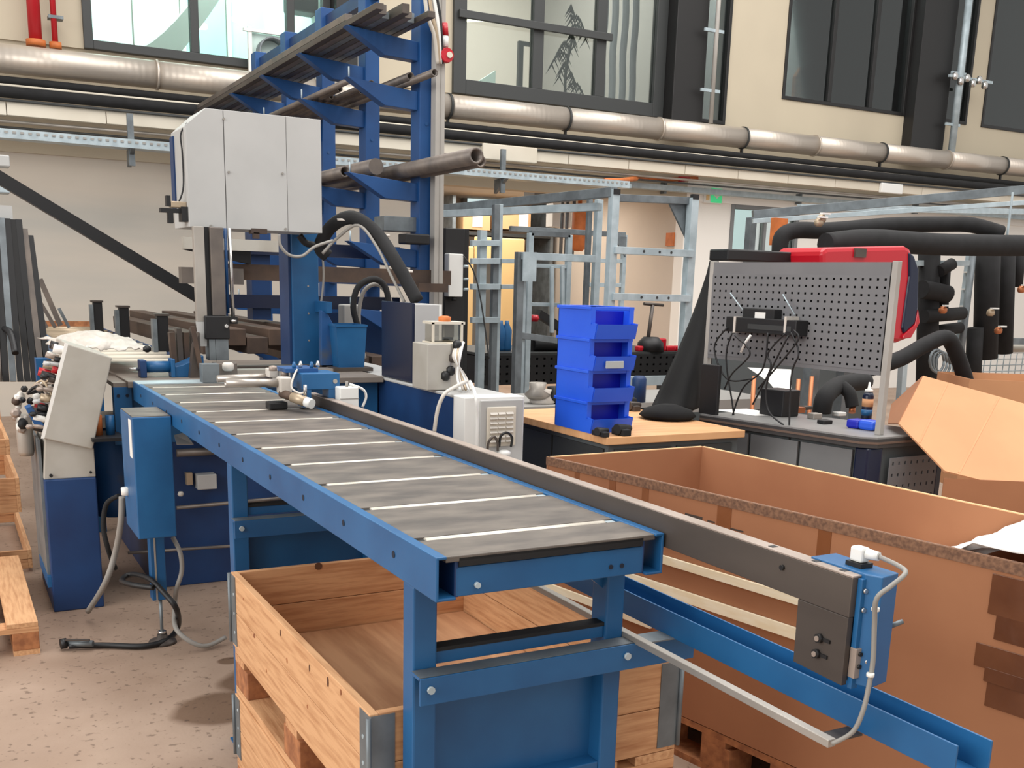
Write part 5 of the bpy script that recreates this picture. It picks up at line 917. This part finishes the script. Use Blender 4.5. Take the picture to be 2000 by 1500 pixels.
for i, (x, y) in enumerate(((1575, 800), (1592, 818), (1612, 828), (1560, 806), (1640, 812))): q = Pz(x, y, zb); o = ob('small_part', G().box(q.x-.03, q.x+.03, q.y-.02, q.y+.03, zb, zb+.02+.01*(i % 2)), ('steel_dark', 'alu', 'black', 'copper', 'plastic_white')[i], bev=.004); tag(o, ('dark metal part on the grey bench beside the cube', 'aluminium part on the grey bench before the elbow', 'black flat part at the front of the grey bench', 'copper part next to the black cube', 'white part behind the blue tray')[i], 'part')
for i, (x, y0, y1) in enumerate(((1473, 735, 790), (1560, 740, 790), (1586, 735, 770))): o = ob('copper_pipe', G().tube([Py(x, y0, 5.3), Vector((Py(x, y1, 5.3).x, 5.3, 0))], .015, 8), 'copper'); tag(o, ('copper pipe seen under the pegboard, leftmost', 'copper pipe seen under the pegboard, middle', 'copper pipe seen under the pegboard, rightmost')[i], 'pipe')
# black drape over the left pegboard post
g = G(); NR, NC = 14, 12; vs = []
for j in range(NR):
    f_ = j/(NR-1); pyy = 510+f_*335
    xl = 1386-(f_**1.25)*138; xr = 1402-14*f_-14*f_*f_
    for i in range(NC):
        s_ = i/(NC-1); xx = xl+(xr-xl)*s_; Yv = 4.93-.35*f_*(1-abs(2*s_-1))-.10*math.sin(s_*9+j*.15)*f_*.4-.35*f_*.5; v = Py(xx, pyy, Yv); v.z = max(v.z, bz+.003); vs.append(v)
g.add(vs, [(j*NC+i, (j+1)*NC+i, (j+1)*NC+i+1, j*NC+i+1) for j in range(NR-1) for i in range(NC-1)], True)
o = ob('black_drape', g, 'cloth_black', solid=.012); tag(o, 'black cloth draped from the pegboard post down to the wooden bench', 'cloth')
q = Pz(1300, 825, bz); o = ob('black_bag', G().lathe((q.x+.1, q.y+.12, bz), [(.12, 0), (.15, .02), (.12, .05), (.04, .075)], 14), 'cloth_black'); tag(o, 'black cloth bundle on the wooden bench by the drape', 'cloth')
# ================================================================ HEAT PUMP STATION (red unit, black pipes)
t = thing('red_boiler_unit', 'red rounded unit with dark side window behind the pegboard', 'boiler', (5.4, 5.3, 0)); a, b = Py(1606, 484, 5.3), Py(1757, 484, 5.3); bb = Py(1750, 668, 5.3)
def ppoly(pts, Y0_, Y1_): return G().prism([(Py(x, y, Y0_).x, Py(x, y, Y0_).z) for x, y in pts], 'y', Y0_, Y1_)
ob('casing', ppoly([(1606, 490), (1616, 483), (1770, 480), (1780, 486), (1786, 510), (1790, 580), (1791, 640), (1775, 662), (1755, 670), (1630, 655), (1610, 630)], 5.3, 5.75), 'red', t, bev=.03)
ob('side_window', ppoly([(1777, 492), (1786, 500), (1795, 525), (1794, 600), (1788, 632), (1766, 652), (1763, 640), (1770, 590), (1777, 540)], 5.285, 5.6), 'navy', t, bev=.012)
ob('side_rim', ppoly([(1794, 605), (1797, 630), (1780, 660), (1764, 662), (1766, 654), (1788, 634)], 5.28, 5.6), 'red', t, bev=.006)
ob('stand_leg', box(a.x+.2, a.x+.28, 5.5, 5.58, 0, bb.z+.05), 'galv_dark', t); ob('stand_leg', box(b.x-.2, b.x-.12, 5.5, 5.58, 0, bb.z+.05), 'galv_dark', t)
q = Py(1682, 484, 5.29); ob('top_clip', box(q.x-.05, q.x+.05, 5.285, 5.31, a.z-.05, a.z+.01), 'steel_dark', t)
q = Py(1515, 498, 5.6); o = ob('black_rail', box(Py(1422, 500, 5.6).x, Py(1610, 500, 5.6).x, 5.6, 5.8, Py(1500, 512, 5.6).z, Py(1500, 490, 5.6).z), 'black', bev=.01); tag(o, 'black slotted rail above the pegboard left of the red unit', 'rail')
def pipe_(label, pts, r, m='foam', sp=True): o = ob('insulated_pipe', tb(pts, r, 16, sp), m); return tag(o, label, 'pipe')
pipe_('thick black insulated pipe running right above the red unit', [Py(1612, 478, 5.9), Py(1700, 470, 5.9), Py(1850, 478, 5.9), Py(2040, 480, 5.9)], .085)
pipe_('black insulated pipe with elbow curving down at its left end', [Py(1523, 492, 6.2), Py(1528, 462, 6.2), Py(1556, 450, 6.2), Py(1620, 450, 6.2), Py(1740, 440, 6.2), Py(1850, 438, 6.2), Py(1900, 440, 6.1), Py(1955, 455, 6.0)], .062)
pipe_('bent black insulated pipe in front of the grid wall on the right', [Py(1700, 720, 4.8), Py(1760, 700, 4.8), Py(1810, 672, 4.8), Py(1848, 660, 4.8), Py(1868, 690, 4.8), Py(1888, 750, 4.8), Py(1900, 800, 4.8)], .052)
for i, (x, y0, y1, r) in enumerate(((1815, 495, 780, .09), (1843, 520, 620, .06), (1930, 480, 700, .105), (1968, 480, 690, .07), (1905, 640, 760, .07), (1992, 490, 560, .05))):
    pipe_(('upright black pipe directly right of the red unit', 'short black pipe with bulge right of the red unit', 'thick upright black pipe at the right behind the cartons', 'slimmer upright black pipe right of the thick one', 'short black pipe below the thick upright one', 'black pipe at the right photo edge')[i], [Py(x, y0, 6.3), Py(x-6, y1, 6.3)], r, 'foam', False)
pipe_('round black valve body right of the red unit', [Py(1800, 565, 6.2), Py(1830, 570, 6.2), Py(1850, 575, 6.2)], .075); pipe_('horizontal black pipe stub at mid height right of the unit', [Py(1805, 618, 6.2), Py(1880, 612, 6.2)], .055); pipe_('black pipe stub above the round valve body', [Py(1835, 530, 6.2), Py(1860, 515, 6.2)], .05)
pipe_('dark lower pipe stub behind the bent pipe', [Py(1800, 650, 6.3), Py(1875, 640, 6.3)], .05)
t = thing('equipment_frame', 'galvanised equipment frame carrying the black pipes at the right', 'frame', (7, 6.5, 0))
p0 = Py(1895, 500, 6.35); p1 = Py(1872, 760, 6.35); beam(t, 'post', (p0.x, 6.35, 0), (p0.x, 6.35, p0.z), .055)
for k in range(8): z = p1.z+(p0.z-p1.z)*k/8; ob('ring', G().box(p0.x-.05, p0.x-.005, 6.3, 6.36, z, z+.012), 'label_white', t)
ob('sleeve', G().tube([(p0.x-.03, 6.3, .6), (p0.x-.03, 6.3, p0.z)], .03, 10), 'galv_dark', t)
a, b = Py(1790, 514, 6.3), Py(1890, 514, 6.3); beam(t, 'rail', a, b, .045); a, b = Py(1915, 665, 6.4), Py(2050, 668, 6.4); beam(t, 'rail', a, b, .06, 'galv_dark')
a, b = Py(1470, 420, 7.5), Py(2060, 365, 6.3); beam(t, 'top_beam', a, b, .075, 'galv_dark'); a, b = Py(1470, 432, 7.4), Py(2060, 392, 6.2); beam(t, 'top_beam', a, b, .04, 'galv'); a, b = Py(1560, 405, 8.2), Py(2060, 415, 8.2); beam(t, 'rear_beam', a, b, .06, 'galv')
q = Py(1468, 425, 7.5); beam(t, 'post', (q.x, 7.5, 0), (q.x, 7.5, q.z), .07, 'galv_dark'); q = Py(1480, 425, 7.4); beam(t, 'post', (q.x+.04, 7.55, 0), (q.x+.04, 7.55, q.z), .03, 'galv')
q = Py(1975, 400, 6.0); beam(t, 'hanger', (q.x, 6.0, q.z-.3), (q.x, 6.0, q.z+.1), .015)
q = Py(1208, 600, 5); a, b = Py(1760, 730, 5.3), Py(1770, 740, 5.3); beam(t, 'low_post', Py(1765, 690, 5.6), Py(1758, 790, 5.6), .05)
a, b = Py(1514, 425, 7.0), Py(1535, 480, 7.0); o = ob('brown_board', box(a.x, b.x, 7.0, 7.05, b.z, a.z), 'orange'); tag(o, 'orange-brown board behind the pipe elbow', 'board')
for i, (x, y) in enumerate(((1590, 435), (1832, 605), (1925, 610), (1940, 645), (1595, 428), (1985, 565))): q = Py(x, y, 6.1); t2 = thing('brass_valve', ('brass valve on the pipe left of the upper elbow', 'brass valve between unit and ringed post', 'brass valve at the foot of the thick pipe', 'copper fitting under the thick upright pipe', 'copper fitting behind the upper pipe', 'brass valve at the right photo edge')[i], 'valve', (q.x, 6.1, q.z-.04)); ob('body', G().lathe((q.x, 6.05, q.z-.03), [(.02, 0), (.035, .015), (.035, .04), (.02, .06)], 10), 'copper' if i % 2 else 'brass', t2); ob('handle', box(q.x-.04, q.x+.04, 6.0, 6.03, q.z+.03, q.z+.042), 'plastic_white', t2)
t = thing('wire_basket', 'grey wire mesh basket at the right behind the cartons', 'basket', (7, 6.4, .9)); a, b = Py(1912, 690, 6.6), Py(2050, 745, 6.6)
for i in range(13): x = a.x+(b.x-a.x)*i/12; ob('wire', G().tube([(x, 6.6, b.z), (x, 6.6, a.z)], .005, 5), 'galv', t)
for i in range(6): z = b.z+(a.z-b.z)*i/5; ob('wire', G().tube([(a.x, 6.59, z), (b.x, 6.59, z)], .005, 5), 'galv', t)
ob('top_tube', G().tube([(a.x, 6.55, a.z+.05), (b.x, 6.55, a.z+.05)], .04, 10), 'panel_dirty', t)
g = G()
for k in range(3): g.tube([Py(1830+.0*k+14*math.cos(a_)+6*k, 705+22*math.sin(a_)+3*k, 6.0) for a_ in [i*2*math.pi/14 for i in range(15)]], .012, 6)
o = ob('hose_coil', g, 'galv_dark'); tag(o, 'coiled dark hose behind the bent black pipe', 'hose')
o = ob('dark_cabinet', box(5.9, 7.6, 7.0, 7.5, 0, 1.15), 'office_dark'); tag(o, 'dark equipment cabinet behind the pipes at the right', 'cabinet')

# ================================================================ CARDBOARD CARTONS
def carton(name, label, c, z0, z1, th=.012):            # c: four corners counter-clockwise from near-left-front
    t = thing(name, label, 'carton', (sum(p[0] for p in c)/4, sum(p[1] for p in c)/4, z0)); P = [Vector((p[0], p[1], 0)) for p in c]; n = 4; m_ = sum(P, Vector())/4
    for i in range(4):
        a, b = P[i], P[(i+1) % 4]; d = b-a; nn = Vector((-d.y, d.x, 0)).normalized(); nn = nn if nn.dot(m_-a) > 0 else -nn
        ob('wall', G().obox((a.x, a.y, z0), d, nn*th, (0, 0, z1-z0)), 'card', t)
        ob('rim', G().obox((a.x, a.y, z1), d, nn*th, (0, 0, .003)), ('card_rim', 'card_rim', 'card_rim', 'card_edge')[i], t)
    return t, P
T1 = .918
LN, LF = Pz(1068, 893, T1), Pz(1372, 872, T1)
RN = Pz(2060, 1118, T1); RF = Pz(2080, 1022, T1)
dn = (RN-LN).normalized()
RN = LN+dn*2.5; df = (RF-LF).normalized(); RF = LF+df*2.75
t, P = carton('large_carton', 'large open brown carton in front of the grey bench', [(LN.x, LN.y), (LF.x, LF.y), (RF.x, RF.y), (RN.x, RN.y)], .15, T1)
ob('bottom', slab(G(), [P[0].lerp(P[2], .01), P[1].lerp(P[3], .01), P[2].lerp(P[0], .01), P[3].lerp(P[1], .01)], .152, .16), 'card', t)
nn = Vector((-dn.y, dn.x, 0)); nn = -nn if nn.x > 0 else nn
ob('rim_band', G().obox(tuple(LN+Vector((0, 0, -.028))), dn*2.5, nn*.003, (0, 0, .030)), 'card_edge', t)
for px0, px1 in ((1122, 1131), (1190, 1203), (1255, 1268), (1405, 1433), (1607, 1634)):
    a = onv(px0, 950, LN, dn); b = onv(px1, 950, LN, dn); ob('tape_strip', G().obox((a.x, a.y, T1-.03-(.12 if px0 != 1607 else .25)), Vector((b.x-a.x, b.y-a.y, 0)), nn*.0015, (0, 0, (.12 if px0 != 1607 else .25))), 'tape', t)
for (px0, px1, y0, y1) in ((1338, 1372, 1003, 1012), (1382, 1396, 1014, 1020), (1422, 1452, 1030, 1033)):
    a = onv(px0, y0, LN, dn); b = onv(px1, y0+8, LN, dn); z = (a.z+b.z)/2; ob('printed_mark', G().obox((a.x, a.y, z-.012 if px0 < 1340 else z-.004), Vector((b.x-a.x, b.y-a.y, 0)), nn*.0008, (0, 0, .014 if px0 < 1340 else .005)), 'steel_dark', t)
for (px0, y0, y1, m_) in ((1940, 1118, 1200, 'tape_dark'), (1948, 1195, 1250, 'tape_dark'), (1908, 1252, 1300, 'tape_dark'), (1925, 1300, 1330, 'tape_dark'), (1930, 1322, 1380, 'tape_dark')):
    a = onv(px0, y0, LN, dn); b = onv(2040, y0, LN, dn); c = onv(px0, y1, LN, dn); ob('tape_patch', G().obox((a.x, a.y, c.z), Vector((b.x-a.x, b.y-a.y, 0)), nn*(.002+random.uniform(0, .002)), (0, 0, a.z-c.z-.002)), m_, t, bev=.001)
# packing paper in the carton
g = G(); NX, NY = 30, 22; random.seed(4); c_ = Pz(2040, 1060, .85)
vs = []
for j in range(NY):
    for i in range(NX):
        u, v = i/(NX-1), j/(NY-1); fr = .04+.58*u; p = RN.lerp(LN, fr).lerp(RF.lerp(LF, fr), .03+.93*v)
        h_ = .94-1.6*max(0, fr-.33-.10*v)+.03*v+random.uniform(-.014, .014)+.015*math.sin(9*v+5*u); vs.append((p.x, p.y, min(max(h_, .3), .99)))
g.add(vs, [(j*NX+i, j*NX+i+1, (j+1)*NX+i+1, (j+1)*NX+i) for j in range(NY-1) for i in range(NX-1)], False)
o = ob('packing_paper', g, 'paper', solid=.004); tag(o, 'white crumpled packing paper heaped in the large carton', 'packing paper')
# streaks of sunlight on the carton side, built as thin pale strips
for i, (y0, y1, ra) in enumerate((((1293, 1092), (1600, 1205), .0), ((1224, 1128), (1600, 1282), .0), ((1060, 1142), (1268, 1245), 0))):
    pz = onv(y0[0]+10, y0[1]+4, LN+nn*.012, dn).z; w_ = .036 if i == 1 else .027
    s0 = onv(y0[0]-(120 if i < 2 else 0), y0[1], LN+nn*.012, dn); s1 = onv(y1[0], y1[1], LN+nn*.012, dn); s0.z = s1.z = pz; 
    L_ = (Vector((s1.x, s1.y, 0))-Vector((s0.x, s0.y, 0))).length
    o = ob('sun_streak', G().obox((s0.x, s0.y, pz-w_/2), dn*L_, -nn*.01, (0, 0, w_)), 'streak_pale'); tag(o, ('upper streak of sunlight built as a pale strip along the side of the large carton', 'middle streak of sunlight built as a pale strip along the side of the large carton', 'lowest streak of sunlight built as a pale strip along the side of the large carton')[i], 'sun_streak')
# pallet below the large carton
t = thing('carton_pallet', 'brown wooden pallet under the large carton', 'pallet', (3, 2.5, 0)); L2 = 2.4; wv = (LF-LN); wv.z = 0
for k in range(5): s_ = LN+wv*(k*.22); ob('board', G().obox((s_.x, s_.y, .125), dn*L2, wv.normalized()*.12, (0, 0, .022)), 'wood_end', t)
for f_ in (0, .28, .56, .84, 1.12, 1.4, 1.68, 1.96): 
    s_ = LN+dn*f_; ob('cross_board', G().obox((s_.x, s_.y, .103), dn*.1, wv*.98, (0, 0, .022)), 'wood_end', t)
    for k in (0, .45, .9): s2 = s_+wv*k; ob('block', G().obox((s2.x, s2.y, .022), dn*.12, wv.normalized()*.1, (0, 0, .081)), 'wood_end', t)
for k in (0, .45, .9): s_ = LN+wv*k; ob('bottom_board', G().obox((s_.x, s_.y, 0), dn*L2, wv.normalized()*.1, (0, 0, .022)), 'wood_end', t)
# second carton with raised flap
t = thing('rear_carton', 'rear open carton with a raised flap at the right edge', 'carton', (4.6, 3.1, 0))
f2 = Py(1755, 828, 3.42); f3 = Py(1845, 921, 3.12); f0 = Py(1803, 735, 3.66)
fn = (f3-f2).cross(f0-f2).normalized()
def fpl(x, y): r_ = ray(x, y); o_ = Vector((0, 0, H)); return o_+r_*((f2-o_).dot(fn)/r_.dot(fn))
f1, f4 = fpl(2060, 806), fpl(2060, 975)
if fn.y > 0: fn = -fn
ob('flap', G().add([f0, f1, f4, f3, f2], [(0, 1, 2, 3, 4)]), 'card_light', t, solid=.008)
for (a, b) in (((1850, 749), (1795, 866)), ((1950, 778), (1872, 925))): ob('crease', G().bar(fpl(*a)+fn*.0035, fpl(*b)+fn*.0035, .008, .004, fn), 'card_light', t)
ob('side_flap', G().add([f0, Py(1742, 790, 3.95), Py(1735, 828, 3.6), f2], [(0, 1, 2, 3)]), 'card', t, solid=.008)
hd = (f4-f3); hd.z = 0; hd.normalize(); z3 = f3.z-.01; bk = Vector((.25, .97, 0)); F3 = Vector((f3.x, f3.y, 0)); F4 = F3+hd*1.4
def vw(nm, p, q, zt): ob(nm, G().add([(p.x, p.y, 0), (q.x, q.y, 0), (q.x, q.y, zt), (p.x, p.y, zt)], [(0, 1, 2, 3)]), 'card', t, solid=.008)
vw('front_wall', F3, F4, z3-.02); 
a, b = Py(1895, 740, 4.5), Py(2060, 748, 4.0); o = ob('far_carton', G().add([a, b, Vector((b.x, b.y, .3)), Vector((a.x, a.y, .3)), a+Vector((.3, .5, 0)), b+Vector((.5, .5, 0)), Vector((b.x+.5, b.y+.5, .3)), Vector((a.x+.3, a.y+.5, .3))], [(0, 3, 2, 1), (4, 5, 6, 7), (0, 4, 7, 3), (1, 2, 6, 5)]), 'card_light', solid=.008); tag(o, 'top edge of a farther carton behind the raised flap', 'carton')
